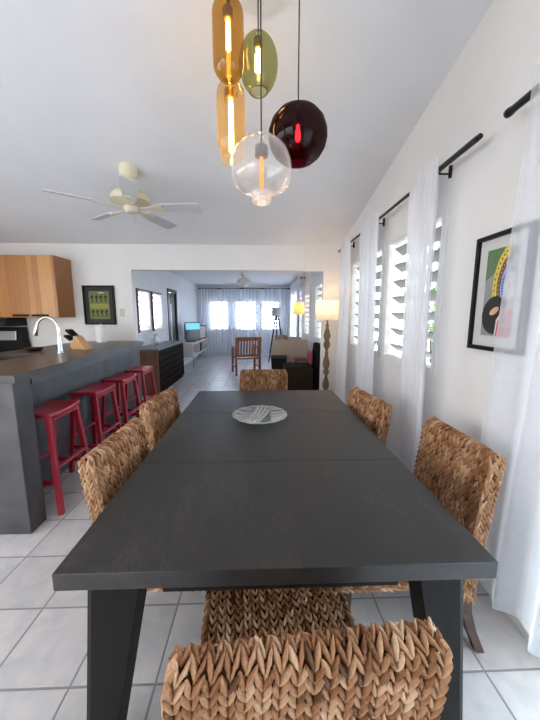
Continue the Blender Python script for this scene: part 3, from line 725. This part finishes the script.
def art_kitchen(t, a, b, y):
    cols = ['olive', 'mustard', 'green', 'black', 'white']; ms = [A[c] for c in cols]; mb = MB(); e = .0013
    flat(mb, [(-a, -b), (a, -b), (a, b), (-a, b)], y - e, 2)
    flat(mb, [(-a * .92, -b * .93), (a * .92, -b * .93), (a * .92, b * .93), (-a * .92, b * .93)], y - e * 2, 0)
    flat(mb, [(-a * .92, -b * .25), (a * .92, -b * .25), (a * .92, b * .1), (-a * .92, b * .1)], y - e * 3, 1)
    for row, z0 in enumerate((b * .22, -b * .82)):
        for k in range(4):
            x = -a * .68 + a * .45 * k; s = a * .17; h = b * .5
            flat(mb, [(x - s * .4, z0), (x + s * .5, z0), (x + s * .3, z0 + h * .5), (x + s, z0 + h * .75), (x + s * .5, z0 + h), (x - s * .6, z0 + h * .9), (x - s, z0 + h * .6), (x - s * .2, z0 + h * .45)], y - e * 4, 3)
    flat(mb, [(a * .0, b * .86), (a * .5, b * .86), (a * .5, b * .92), (0, b * .92)], y - e * 4, 4)
    mb.build('print', ms, t)
framed('framed_picture', 'black framed green print hanging on the kitchen wall above the bar', 'y', (-2.37, 4.598, 1.598), .455, .57, M['black'], .028, .03, M['greydark'], .055, art_kitchen)
framed('framed_picture', 'black framed colourful abstract print on the right wall, partly behind the sheer curtain', 'x', (XR - .002, 1.482, 1.555), .345, .585, M['black'], .022, .03, M['mat'], .055, art_right)
sw = MB(); sw.box(-.035, .035, -.008, 0, -.058, .058); sw.box(-.012, .012, -.014, -.008, -.022, .022)
tag(sw.build('light_switch', M['plate_sw'], bevel=.002, loc=(-2.05, 4.599, 1.49)), 'almond light switch plate between the green print and the opening', 'light switch')
sw = MB(); sw.box(-.035, .035, -.008, 0, -.058, .058); sw.box(-.016, .016, -.012, -.008, .008, .04); sw.box(-.016, .016, -.012, -.008, -.04, -.008)
tag(sw.build('wall_outlet', M['rwhite'], bevel=.002, loc=(-1.427, 10.999, .43)), 'white wall outlet low on the far wall below the windows', 'outlet')

# ------------------------------------------------------------------ ceiling fans
def fan(root, ztop, zblade, rad, angs, mbody, mblade):
    """local origin at ceiling mount"""
    h = ztop - zblade
    MB().lathe([(.001, .02), (.08, .016), (.082, -.05), (.07, -.085), (.04, -.10), (.001, -.10)], n=28, caps=False).build('ceiling_mount', mbody, root, 50)
    MB().tube([(0, 0, -.07), (0, 0, -h + .12)], .016, 12).build('downrod', mbody, root, 60)
    MB().lathe([(.001, -h + .14), (.05, -h + .14), (.13, -h + .12), (.172, -h + .08), (.172, -h + .035), (.13, -h + .012), (.07, -h - .008), (.058, -h - .045), (.04, -h - .06), (.001, -h - .06)], n=32, caps=False).build('motor_housing', mbody, root, 40)
    MB().tube([(.03, 0, -h - .05), (.03, 0, -h - .16)], .0025, 6).build('pull_chain', mbody, root, 60)
    for a in angs:
        m = MB(); ir = MB(); c_, s_ = math.cos(a), math.sin(a); pit = R(-13)
        def P(r, w, dz=0): 
            z = -h - .005 + math.sin(pit) * w + dz; return (c_ * r - s_ * w * math.cos(pit), s_ * r + c_ * w * math.cos(pit), z)
        out = [(.22, -.05), (.26, -.058), (.5, -.066), (rad - .03, -.07), (rad, -.05), (rad, .05), (rad - .03, .07), (.5, .066), (.26, .058), (.22, .05)]
        n = len(out); v = [P(r, w) for r, w in out] + [P(r, w, -.008) for r, w in out]
        m.add(v, [tuple(range(n)), tuple(range(n, 2 * n))[::-1]] + [(i, n + i, n + (i + 1) % n, (i + 1) % n) for i in range(n)])
        b = m.build('blade', mblade, root)
        o2 = [(.09, -.02), (.15, -.014), (.2, -.035), (.29, -.045), (.31, 0), (.29, .045), (.2, .035), (.15, .014), (.09, .02)]
        n = len(o2); v = [P(r, w, -.009) for r, w in o2] + [P(r, w, -.018) for r, w in o2]
        ir.add(v, [tuple(range(n)), tuple(range(n, 2 * n))[::-1]] + [(i, n + i, n + (i + 1) % n, (i + 1) % n) for i in range(n)])
        ir.build('blade_iron', mbody, b)
fy = 3.02; fx = -1.2
t = thing('ceiling_fan', 'five bladed white and cream ceiling fan hanging over the kitchen', 'ceiling fan', (fx, fy, cz(fy)))
fan(t, cz(fy), 2.45, .66, [R(a) for a in (-1, 71, 145, 215, 291)], M['cream'], M['blade'])
t = thing('ceiling_fan', 'small distant white ceiling fan in the living room beyond the opening', 'ceiling fan', (-.42, 8.0, 2.54))
fan(t, 2.54, 2.27, .60, [R(a) for a in (10, 82, 154, 226, 298)], M['canopy'], M['canopy'])

# ------------------------------------------------------------------ pendants
PY = 1.7
c = thing('ceiling_canopy', 'round white ceiling canopy from which the coloured glass pendants hang', 'canopy', (.0, 1.66, cz(1.66)))
MB().lathe([(.001, 0), (.165, 0), (.17, -.010), (.165, -.022), (.001, -.026)], n=48, caps=False).build('disc', M['canopy'], c, 40)
c.rotation_euler = (math.atan(-.197), 0, 0)
GP = 'glass pendants over the dining table'
def pendant(label, x, y, zorg, prof, mglass, sock_z, msock, fil, mfil, sock_r=.024, cord=True, vis=None, light=None):
    t = thing('pendant_light', label, 'pendant light', (x, y, zorg), 0, GP)
    MB().lathe(prof, n=48, caps=False).build('glass_shade', mglass, t, 50)
    ctop = cz(y) - zorg - .005
    MB().tube([(0, 0, sock_z + .03), (0, 0, ctop)], .0035, 8).build('cord', M['cord'], t, 60)
    MB().lathe([(.001, sock_z + .035), (sock_r * .5, sock_z + .03), (sock_r, sock_z + .015), (sock_r, sock_z - .025), (sock_r * .8, sock_z - .03), (.001, sock_z - .03)], n=20, caps=False).build('socket', msock, t, 40)
    b = MB().tube([(0, 0, sock_z - .03), (0, 0, fil[0]), (0, 0, fil[0] - .01), (0, 0, fil[1] + .01), (0, 0, fil[1])], [.009, .009, fil[2], fil[2], .004], 12).build('bulb', mfil, t, 60)
    if light:
        l = bpy.data.lights.new('bulb_glow', 'POINT'); l.energy = light[0]; l.color = light[1]; l.shadow_soft_size = .03
        lo = bpy.data.objects.new('bulb_glow', l); COL.objects.link(lo); lo.parent = t; lo.location = (0, 0, fil[1] - .02)
    return t
def pill(r, z0, z1, n=9):
    p = []
    for q in np.linspace(0, math.pi / 2, n): p.append((max(.012, r * math.sin(q)), z1 - r + r * math.cos(q)))
    for q in np.linspace(math.pi / 2, math.pi, n): p.append((max(.001, r * math.sin(q)), z0 + r + r * math.cos(q)))
    return p
# heights measured at each pendant's distance
pendant('tall amber glass capsule pendant, uppermost and farthest left of the cluster', -.143, 1.62, 2.55, pill(.073, 0, .345), M['amber'], .285, M['socket'], (.245, .125, .011), M['fil'], light=(.5, (1, .6, .25)))
am2 = [(.012, .39), (.03, .387), (.055, .372), (.07, .345), (.075, .31), (.075, .10), (.073, .085), (.062, .068), (.057, .055), (.056, .02), (.052, .004), (.048, .0)]
pendant('pale amber bottle shaped pendant with narrow neck, hanging below the tall amber capsule', -.148, 1.76, 2.258, am2, M['smoke_amber'], .33, M['socket'], (.285, .045, .012), M['filw'], sock_r=.034, light=(.6, (1, .65, .3)))
gr = [(max(.012, .1 * math.sin(q)), .138 + .138 * math.cos(q)) for q in np.linspace(.1, 2.68, 22)]
pendant('olive green egg shaped glass pendant with open base, between amber and ruby ones', -.002, 1.74, 2.575, gr, M['olive'], .235, M['socket'], (.19, .10, .017), M['filw'], light=(.4, (1, .7, .35)))
MB().tube([(.0455 * math.cos(q), .0455 * math.sin(q), .0145) for q in np.linspace(0, 2 * math.pi, 33)], .004, 8, cap=False).build('base_rim', mk('dark_olive_rim', (.10, .10, .05), .2, .1), bpy.data.objects['pendant_light.002'], 60)
rb = [(.012, .302), (.03, .299), (.07, .288), (.11, .264), (.140, .228), (.156, .182), (.157, .145), (.147, .105), (.122, .065), (.088, .037), (.06, .026), (.05, .022)]
pendant('dark ruby red glass globe pendant, farthest right of the cluster', .207, 1.76, 2.235, rb, M['ruby'], .24, M['socketg'], (.19, .13, .014), M['filr'], light=(.25, (1, .3, .2)))
clp = [(.012, .292), (.05, .286), (.09, .268), (.122, .235), (.141, .19), (.146, .14), (.142, .105), (.129, .076), (.10, .058), (.07, .05), (.052, .045), (.047, .034), (.046, .014), (.042, .0)]
pendant('clear bubble glass pendant with orange filament, lowest of the cluster', .010, 1.56, 1.985, clp, M['clear'], .235, M['socketg'], (.19, .065, .010), M['filo'], sock_r=.032, light=(.25, (1, .5, .2)))

# ------------------------------------------------------------------ curtain rods + curtains, right wall
RX = 1.105; RZ = 2.33
def rod(label, pa, pb, r, brackets, wall_off, thick_to=None, finr=1.12, axis='y'):
    t = thing('curtain_rod', label, 'curtain rod', (0, 0, 0)); c = (Vector(pa) + Vector(pb)) / 2; t.location = c
    a = Vector(pa) - c; b = Vector(pb) - c; dr = (b - a).normalized()
    MB().tube([a, b], r, 14).build('rod', M['rod'], t, 60)
    if thick_to:
        q = a + dr * thick_to; MB().tube([a, q], r * 1.3, 14).build('outer_tube', M['rod'], t, 60)
    for p, s in ((a, -1), (b, 1)):
        MB().tube([p, p + dr * s * .012, p + dr * s * .026, p + dr * s * .032], [r * finr, r * finr * 1.08, r * finr, r * .7], 14).build('end_cap', M['rod'], t, 60)
    for d_ in brackets:
        p = a + dr * d_; n = Vector(wall_off)
        m = MB(); m.tube([p - dr * .012, p + dr * .012], r * 1.75, 14); m.tube([p - Vector((0, 0, r)), p + n * .97 - Vector((0, 0, r))], .006, 8)
        e = p + n; nn = n.normalized()
        m.tube([e - nn * .007 - Vector((0, 0, .035)), e - nn * .007 + Vector((0, 0, .035))], .0105, 8)
        m.build('bracket', M['rod'], t, 60)
    return t
rod('long black curtain rod over the right wall windows', (RX, 1.635, RZ), (RX, 4.30, RZ), .0125, [.35, 1.365, 2.295], (XR - RX - .002, 0, 0), thick_to=.33)
rod('black curtain rod at the right picture edge above the near sheer curtain', (RX, 1.42, RZ), (RX, -1.1, RZ), .0165, [.3, 2.3], (XR - RX - .002, 0, 0))
def curtain(name, label, axis, pos, a0, a1, z0, z1, folds, amp, mat, group, seed, sgn=1, spread=.0, header=.03, rodz=None, leanpos=0., nz=26, a0b=None, a1b=None):
    rr = random.Random(seed); ph = [rr.uniform(0, 6.28) for _ in range(4)]; nu = int(folds * 14)
    a0b = a0 if a0b is None else a0b; a1b = a1 if a1b is None else a1b
    loc = (pos, (a0 + a1) / 2, z0) if axis == 'x' else ((a0 + a1) / 2, pos, z0)
    m = MB()
    def fn(u, v):      # v 0 bottom .. 1 top
        up = max(0., (v - .93) / .07)
        lo = (1 - v)
        aa = (a0b + (a1b - a0b) * u) * lo + (a0 + (a1 - a0) * u) * (1 - lo)
        w = 2 * math.pi * folds * (u + .018 * math.sin(7 * u + ph[0] + 1.2 * lo)) + ph[1]
        k = amp * (.75 + .35 * math.sin(3.1 * u + ph[2]) + .25 * lo)
        d = k * (math.sin(w) + .28 * math.sin(2.3 * w + ph[3] + lo * 1.3)) * (1 - .45 * up)
        d += .01 * math.sin(5 * lo + ph[2]) * lo + leanpos * lo ** 1.5
        aa += .35 * k * math.cos(w) * (1 - .5 * up)
        z = z0 + (z1 - z0) * v
        if v == 0: z += .010 * math.sin(w * .5 + ph[0])
        return (sgn * d, aa - (a0 + a1) / 2, z - z0) if axis == 'x' else (aa - (a0 + a1) / 2, sgn * d, z - z0)
    m.grid(fn, nu, nz)
    t = m.build(name, mat, None, 180, loc=loc)
    return tag(t, label, 'curtain', group)
GC = 'white window curtains on the right wall'
curtain('curtain', 'white curtain in front of the right window, nearest on the long rod', 'x', RX - .042, 1.89, 2.23, .06, RZ + .045, 6, .022, M['curtain'], GC, 3, nz=40, a0b=1.84, a1b=2.13)
curtain('curtain', 'white curtain between the two right windows, middle of the long rod', 'x', RX - .042, 2.78, 3.27, .06, RZ + .045, 6, .024, M['curtain'], GC, 5, nz=40, a0b=2.74, a1b=3.17)
curtain('curtain', 'white curtain at the far end of the long rod beside the lit turned lamp', 'x', RX - .042, 3.66, 4.06, .06, RZ + .045, 5, .022, M['curtain'], GC, 9, nz=40)
curtain('curtain', 'sheer white curtain at the right picture edge in front of the framed print', 'x', RX - .05, -.9, 1.27, .17, RZ + .045, 13, .026, M['sheer'], None, 12, sgn=-1, nz=40, a1b=1.33)

# ------------------------------------------------------------------ turned floor lamp
t = thing('floor_lamp', 'lit floor lamp with turned wooden column and white drum shade by the partition', 'floor lamp', (.955, 4.26, 0))
prof = [(.001, 0), (.14, 0), (.14, .02), (.10, .04), (.05, .06), (.03, .10), (.026, .16), (.045, .22), (.05, .27), (.035, .33), (.022, .36), (.045, .41), (.05, .46), (.03, .53), (.018, .58),
        (.03, .60), (.048, .635), (.034, .67), (.03, .68), (.046, .73), (.05, .77), (.036, .83), (.02, .89), (.028, .91), (.019, .93), (.022, .97), (.042, 1.00), (.05, 1.04), (.036, 1.08), (.03, 1.09), (.044, 1.13), (.05, 1.165), (.036, 1.22), (.02, 1.28), (.026, 1.30), (.013, 1.33), (.011, 1.40), (.001, 1.40)]
MB().lathe(prof, n=28, caps=False).build('turned_column', M['balus'], t, 60)
MB().lathe([(.172, 1.385), (.168, 1.655)], n=40, caps=False).build('lamp_shade', M['shade'], t, 60)
mb = MB(); mb.tube([(0, 0, 1.40), (0, 0, 1.50)], .014, 10)
for q in (0, 2.09, 4.19): mb.tube([(0, 0, 1.41), (.168 * math.cos(q), .168 * math.sin(q), 1.395)], .003, 6)
mb.build('socket', M['socket'], t, 60)
MB().ell((0, 0, 1.545), (.03, .03, .045)).build('bulb', mk_emit('warm_bulb', (1, .72, .42), 8), t, 180)
def lamp_light(x, y, z, e, col):
    l = bpy.data.lights.new('lamp_glow', 'POINT'); l.energy = e; l.color = col; l.shadow_soft_size = .045
    o = bpy.data.objects.new('lamp_glow', l); COL.objects.link(o); o.location = (x, y, z); return o
lamp_light(.955, 4.26, 1.60, 2.6, (1, .62, .30))

# ------------------------------------------------------------------ living room
CW = 'sheer curtains along the far windows'
rod('thin black curtain rod above the far windows', (-2.12, YF - .12, 2.40), (1.05, YF - .12, 2.40), .021, [.1, 1.55, 3.0], (0, .117, 0))
for k, (a, b, s) in enumerate(((-2.08, -1.48, 'leftmost sheer far curtain, beside the television corner'), (-1.36, -.72, 'sheer far curtain second from the left, beside the wooden armchair'), (-.60, .03, 'sheer far curtain right of the middle, behind the wooden armchair'), (.16, .98, 'rightmost sheer far curtain, behind the tripod lamp'))):
    curtain('curtain', s, 'y', YF - .165, a, b, .05, 2.392, 6, .022, M['farsheer'], CW, 20 + k, nz=20, a0b=a - .05, a1b=b + .05)
rod('distant black curtain rod on the right living room wall', (RX, 8.1, 2.45), (RX, 10.75, 2.45), .014, [.05, 1.3, 2.45], (XR - RX - .002, 0, 0))
curtain('curtain', 'sheer living room curtain on the right wall behind the orange shaded lamp', 'x', RX - .045, 8.3, 9.4, .05, 2.48, 8, .025, M['curtain'], 'right wall living room curtains', 31, nz=16)
curtain('curtain', 'sheer living room curtain in the far right corner', 'x', RX - .045, 9.6, 10.7, .05, 2.48, 8, .025, M['curtain'], 'right wall living room curtains', 32, nz=16)
# black lattice cabinet
t = thing('sideboard', 'long black cabinet with square lattice doors along the left living room wall', 'cabinet', (-2.03, 6.28, 0))
x0, x1, y0, y1, H = -.205, .205, -.91, .91, .83
mb = MB(); mb.box(x0, x1 - .02, y0 + .02, y1, .04, H); mb.box(x0, x1 - .03, y0 + .04, y1 - .02, 0, .04); mb.build('body', M['darkcab'], t)
MB().box(x0, x1, y0, y0 + .02, .02, H).build('end_panel', M['cabwood'], t)
MB().box(x0 - .005, x1 + .02, y0 - .02, y1 + .02, H, H + .03).build('top', M['cabtop'], t, bevel=.004)
for k in range(4):
    a = y0 + .03 + k * .447; b = a + .44; d_ = MB().box(x1 - .02, x1 - .004, a, b, .06, H - .015).build('door', M['darkcab'], t)
    m = MB(); n = 3
    for i in range(n):
        for j in range(6):
            ya = a + .02 + i * .138; za = .075 + j * .122
            m.hexa([(x1 - .004, ya, za), (x1 - .004, ya + .122, za), (x1 - .004, ya, za + .106), (x1 - .004, ya + .122, za + .106), (x1 + .008, ya + .03, za + .03), (x1 + .008, ya + .092, za + .03), (x1 + .008, ya + .03, za + .076), (x1 + .008, ya + .092, za + .076)])
    m.build('lattice', M['cabknob'], d_)
for k, (x, y, h, r, s) in enumerate(((-1.98, 5.60, .16, .06, 'round clear glass vase on the near end of the black cabinet'), (-2.06, 6.0, .22, .05, 'taller clear glass vase on the black cabinet under the maroon windows'))):
    m = MB().lathe([(.001, .004), (r * .8, .004), (r, h * .35), (r * .75, h * .75), (r * .55, h * .88), (r * .75, h), (r * .7, h), (r * .5, h * .87), (r * .68, h * .74), (r * .92, h * .36), (r * .7, .012), (.001, .012)], n=24, caps=False).build('glass_vase', M['vase'], None, 60, loc=(x, y, .86))
    tag(m, s, 'vase')
# tv stand, tv, leaning frame
t = thing('media_stand', 'white open media stand on metal legs in the far left corner', 'stand', (-2.02, 9.0, 0))
MB().box(-.21, .21, -.85, 1.5, .66, .70).build('top', M['rwhite'], t, bevel=.004); MB().box(-.21, .21, -.85, 1.5, .33, .36).build('shelf', M['rwhite'], t, bevel=.004)
for y in (-.85, .02, .86, 1.47): MB().box(-.21, .21, y, y + .03, .36, .66).build('divider', M['rwhite'], t)
for y in (-.7, 1.35):
    for x in (-.17, .17): MB().bar((x, y, 0), (x, y, .33), .025).build('leg', M['steel'], t)
GV = 'dark boxes in the white media stand'
for y, h, s in ((9.15, .2, 'dark media player box in the white stand, nearest of three'), (9.42, .26, 'dark media box in the white stand, middle of three'), (10.05, .13, 'dark media box in the white stand, farthest of three')):
    m = MB(); m.box(-.13, .13, -.09, .09, 0, h); m.box(.13, .134, -.07, .07, h * .3, h * .5, 1); tag(m.build('media_box', [M['black'], M['greydark']], bevel=.006, loc=(-1.97, y, .36)), s, 'electronics', GV)
t = thing('television', 'grey television with a painted blue reflection on its screen, on the white media stand', 'television', (-1.97, 8.72, .70), R(52))
MB().box(-.10, .10, -.05, .12, 0, .03).build('foot', M['tvgrey'], t, bevel=.005)
MB().hexa([(-.28, -.06, .03), (.28, -.06, .03), (-.15, .14, .07), (.15, .14, .07), (-.28, -.06, .57), (.28, -.06, .57), (-.15, .14, .5), (.15, .14, .5)]).build('case', M['tvgrey'], t, bevel=.008)
s2 = MB().box(-.25, .25, -.066, -.061, .07, .54).build('screen', mk('tv_glass', (.12, .15, .17), .12, .1), t)
MB().box(-.25, .25, -.069, -.0665, .36, .54).build('reflection_band', M['tvreflect'], s2)  # blue reflection on the screen, put in as a glowing band
t = framed('photo_frame', 'dark red empty frame leaning on the media stand beside the television', 'xl', (-1.93, 9.72, .93), .62, .44, M['maroon'], .04, .02, M['rwhite'], .05, lambda t, a, b, y: MB().box(-a, a, y - .0015, y - .0002, -b, b).build('print', M['mat'], t))
t.rotation_euler = (R(0), 0, R(62)); 
# slatted wooden armchair
t = thing('armchair', 'red brown slatted wooden armchair facing the far windows', 'chair', (-.30, 7.25, 0), R(14))
hw = .29; D = .55
for sx in (-1, 1):
    m = MB(); m.bar((sx * hw, -.03, 0), (sx * hw, 0, .44), .05); m.bar((sx * hw, 0, .44), (sx * hw, -.12, .94), .05, .045); m.build('rear_post', M['teak'], t, bevel=.004)
    MB().bar((sx * hw, D, 0), (sx * hw, D, .64), .05).build('leg', M['teak'], t, bevel=.004)
    MB().bar((sx * hw, -.06, .655), (sx * hw, D + .06, .665), .07, .07, .03, up=(1, 0, 0)).build('armrest', M['teak'], t, bevel=.004)
    MB().bar((sx * hw, 0, .2), (sx * hw, D, .2), .025, .025, .04, up=(1, 0, 0)).build('stretcher', M['teak'], t)
MB().bar((-hw, -.118, .90), (hw, -.118, .90), .09, .09, .03, up=(0, 1, 0)).build('top_rail', M['teak'], t, bevel=.005)
MB().bar((-hw, -.02, .49), (hw, -.02, .49), .06, .06, .03, up=(0, 1, 0)).build('lower_rail', M['teak'], t, bevel=.003)
for k in range(8):
    x = -hw + .05 + k * (2 * hw - .1) / 7; MB().bar((x, -.02, .50), (x, -.112, .88), .034, .034, .012, up=(0, 1, 0)).build('slat', M['teak'], t)
MB().box(-hw, hw, -.02, D + .03, .40, .44).build('seat', M['teak'], t, bevel=.004)
# beige sofa seen from behind
t = thing('sofa', 'beige upholstered sofa seen from behind in the living room', 'sofa', (.70, 7.1, 0))
MB().box(-.42, .40, -.32, -.10, .06, .90).build('backrest', M['beige'], t, bevel=.05, seg=4)
MB().box(-.42, .40, -.10, .55, .06, .44).build('seat', M['beige'], t, bevel=.04, seg=3)
for sx in (-.42, .26): MB().box(sx, sx + .14, -.1, .55, .44, .62).build('arm', M['beige'], t, bevel=.03, seg=3)
for x in (-.38, .36):
    for y in (-.28, .5): MB().bar((x, y, 0), (x, y, .07), .05).build('leg', M['legwood'], t)
def cushion(label, loc, rot, size, mat, grp=None):
    m = MB(); a, b, c_ = size
    def fn(sg):
        def f(u, v):
            x = (u * 2 - 1); y = (v * 2 - 1); e = max(0., 1 - abs(x) ** 2.6) * max(0., 1 - abs(y) ** 2.6)
            return (a * x * (1 - .06 * y * y), sg * c_ * e ** .55, b * y * (1 - .06 * x * x))
        return f
    m.grid(fn(1), 14, 14); m.grid(fn(-1), 14, 14)
    return tag(m.build('cushion', mat, None, 180, loc=loc, rot=rot), label, 'cushion', grp)
cushion('brown printed cushion on top of the beige sofa, left one', (.50, 7.09, .80), (R(-14), 0, 0), (.16, .20, .06), M['floral'])
cushion('beige cushion beside the brown printed one on the beige sofa', (.82, 7.09, .77), (R(-14), 0, 0), (.17, .19, .06), M['beige'])
# dark low chair in the corner behind the partition, with cushion
t = thing('lounge_chair', 'dark brown low lounge chair beyond the opening beside the lit lamp', 'chair', (.76, 5.5, 0))
MB().box(-.32, .19, -.28, .34, .10, .54).build('seat', M['brownsofa'], t, bevel=.03, seg=3)
MB().hexa([(.19, -.28, .08), (.30, -.28, .08), (.19, .34, .08), (.30, .34, .08), (.28, -.28, .93), (.38, -.28, .93), (.28, .34, .93), (.38, .34, .93)]).build('backrest', M['sofablack'], t, bevel=.02, seg=3)
for x in (-.28, .22):
    for y in (-.24, .30): MB().bar((x, y, 0), (x, y, .10), .045).build('leg', M['legwood'], t)
cushion('dusty red cushion leaning on the dark lounge chair', (.945, 5.6, .67), (0, R(0), R(90)), (.17, .13, .05), M['pink'])
# bin
m = MB(); t = thing('waste_bin', 'black square tapered bin in front of the beige sofa', 'bin', (.395, 6.4, 0))
m.hexa([(-.12, -.12, 0), (.12, -.12, 0), (-.12, .12, 0), (.12, .12, 0), (-.165, -.15, .56), (.165, -.15, .56), (-.165, .15, .56), (.165, .15, .56)]); m.build('body', M['black'], t, bevel=.005)
m = MB(); m.box(-.17, .17, -.155, -.135, .555, .585); m.box(-.17, .17, .135, .155, .555, .585); m.box(-.17, -.15, -.135, .135, .555, .585); m.box(.15, .17, -.135, .135, .555, .585); m.build('rim', M['greydark'], t)
# lamps
t = thing('floor_lamp', 'tripod floor lamp with grey drum shade before the far windows', 'floor lamp', (.53, 9.5, 0))
for q in (R(90), R(210), R(330)): MB().bar((.30 * math.cos(q), .20 * math.sin(q), 0), (.05 * math.cos(q), .05 * math.sin(q), 1.42), .042).build('leg', M['black'], t)
MB().lathe([(.001, 1.40), (.07, 1.40), (.07, 1.43), (.012, 1.44), (.012, 1.52), (.001, 1.52)], n=18, caps=False).build('hub', M['black'], t, 40)
m = MB().lathe([(.165, 1.44), (.15, 1.70)], n=32, caps=False).build('lamp_shade', M['shadegrey'], t, 60)
t = thing('floor_lamp', 'slim black floor lamp with glowing orange drum shade behind the lounge chair', 'floor lamp', (.985, 7.72, 0))
MB().lathe([(.001, 0), (.14, 0), (.14, .02), (.012, .035), (.012, 1.50), (.001, 1.50)], n=24, caps=False).build('stand', M['black'], t, 50)
MB().lathe([(.145, 1.48), (.135, 1.78)], n=32, caps=False).build('lamp_shade', M['shadeor'], t, 60)
MB().ell((0, 0, 1.58), (.03, .03, .045)).build('bulb', mk_emit('orange_bulb', (1, .6, .25), 5), t, 180)
lamp_light(.985, 7.72, 1.66, 2.2, (1, .6, .25))
# dark red box table near the orange lamp foot
t = thing('side_table', 'small dark red brown side table between the lounge chair and the orange lamp', 'table', (.90, 6.32, 0))
MB().box(-.16, .16, -.16, .16, .50, .56).build('top', M['cabwood'], t, bevel=.004)
for x in (-.13, .13):
    for y in (-.13, .13): MB().bar((x, y, 0), (x, y, .50), .035).build('leg', M['cabwood'], t)

# ------------------------------------------------------------------ garden shrubs outside the right windows
def shrub(label, loc, n, rad, seed):
    rr = random.Random(seed); t = thing('garden_shrub', label, 'shrub', loc, 0, 'shrubs outside the right windows')
    m = MB()
    for k in range(n):
        a = rr.uniform(0, 6.28); b = rr.uniform(-.6, 1.4); q = rad * rr.uniform(.4, 1.)
        p = Vector((q * math.cos(a) * math.cos(b * .8), q * math.sin(a) * math.cos(b * .8), 1.35 + q * .9 * math.sin(b)))
        d_ = Vector((rr.uniform(-1, 1), rr.uniform(-1, 1), rr.uniform(-.6, .8))).normalized(); s_ = d_.cross(Vector((0, 0, 1))).normalized(); l = rr.uniform(.12, .2); w = l * .22
        m.add([p, p + d_ * l * .5 + s_ * w, p + d_ * l, p + d_ * l * .5 - s_ * w], [(0, 1, 2, 3)])
    m.build('foliage', M['leaf'], t)
    m = MB()
    for k in range(5):
        a = k * 1.26; m.tube([(0, 0, 0), (.1 * math.cos(a), .1 * math.sin(a), .6), (.3 * math.cos(a), .3 * math.sin(a), 1.4)], [.03, .022, .01], 6)
    m.build('stems', M['bark'], t)
shrub('green garden shrub seen through the slats of the right window', (2.6, 4.3, -.1), 260, .75, 4)
o = MB().box(3.7, 3.9, 1.3, 6.4, -.12, 3.0).build('wall_sky_block', mk('sky_block_green', (.15, .16, .10), .9, .3, 3)); o['kind'] = 'structure'  # added outside to block bright sky and dim the gaps between the slats
# ground outside
gm = mk('pale_patio_paving', (.45, .43, .40), .9, .1, 3)
struct(MB().box(-14, 14, -12, 22, -.16, -.121).build('ground_outside', gm))

# ------------------------------------------------------------------ light: daylight sky, sampled through the openings by portals
w = bpy.data.worlds.new('sky'); scene.world = w; w.use_nodes = True; nt = w.node_tree; nt.nodes.clear()
out = N(nt, 'ShaderNodeOutputWorld'); bg = N(nt, 'ShaderNodeBackground'); bg.inputs['Strength'].default_value = 1.0
tc = N(nt, 'ShaderNodeTexCoord'); sp = N(nt, 'ShaderNodeSeparateXYZ'); L(nt, tc, 'Generated', sp, 'Vector')
mr = N(nt, 'ShaderNodeMapRange'); mr.inputs['From Min'].default_value = -.1; mr.inputs['From Max'].default_value = .8; L(nt, sp, 'Z', mr, 'Value')
rp = N(nt, 'ShaderNodeValToRGB'); rp.color_ramp.elements[0].color = c4((1.0, .975, .94)); rp.color_ramp.elements[1].color = c4((.92, .95, 1.0)); L(nt, mr, 'Result', rp, 'Fac')
my = N(nt, 'ShaderNodeMapRange'); my.inputs['From Min'].default_value = .15; my.inputs['From Max'].default_value = .8; dp = N(nt, 'ShaderNodeVectorMath', operation='DOT_PRODUCT'); dp.inputs[1].default_value = (.5, .87, 0); L(nt, tc, 'Generated', dp, 0); L(nt, dp, 'Value', my, 'Value')
mxs = N(nt, 'ShaderNodeMix', data_type='RGBA', blend_type='MULTIPLY'); mxs.inputs['B'].default_value = c4((3.4, 4.2, 5.4)); L(nt, my, 'Result', mxs, 'Factor'); L(nt, rp, 'Color', mxs, 'A'); L(nt, mxs, 'Result', bg, 'Color'); L(nt, bg, 'Background', out, 'Surface')
bg.inputs['Strength'].default_value = 4.0
def portal(x, y, z, sx, sy, rot):
    l = bpy.data.lights.new('sky_portal', 'AREA'); l.shape = 'RECTANGLE'; l.size = sx; l.size_y = sy; l.cycles.is_portal = True
    o = bpy.data.objects.new('sky_portal', l); COL.objects.link(o); o.location = (x, y, z); o.rotation_euler = rot
portal(-2.65, YB - .16, 1.2, 2.7, 2.4, (R(90), 0, 0))
portal(XR + .16, .05, 1.07, 2.15, 2.0, (0, R(90), 0))
portal(XR + .16, 3.0, 1.6, 1.1, 2.0, (0, R(90), 0))
portal(XR + .16, 7.7, 1.2, 2.1, 5.7, (0, R(90), 0))
portal(-.55, YF + .16, 1.45, 2.6, 1.1, (R(-90), 0, 0))
portal(XK - .16, .75, 1.575, 1.35, 3.3, (0, R(-90), 0))
portal(XL - .16, 6.33, 1.53, .85, 1.5, (0, R(-90), 0))

# ------------------------------------------------------------------ camera
f = 300.; th = math.atan(44 / f); yaw = math.atan(10 / (f / math.cos(th)))
cam = bpy.data.cameras.new('camera'); cam.sensor_fit = 'VERTICAL'; cam.sensor_height = 24.; cam.lens = 24. * f / 720.; cam.clip_start = .02
co = bpy.data.objects.new('camera', cam); COL.objects.link(co); co.location = (0, 0, 1.44); co.rotation_euler = (R(90) - th, 0, -yaw); scene.camera = co

vs = scene.view_settings; vs.view_transform = 'Standard'; vs.look = 'None'; vs.gamma = 1.; vs.exposure = .68
scene.cycles.use_denoising = True; scene.cycles.max_bounces = 10; scene.cycles.diffuse_bounces = 6; scene.cycles.transparent_max_bounces = 24
scene.cycles.caustics_reflective = False; scene.cycles.caustics_refractive = False; scene.cycles.sample_clamp_indirect = 8.
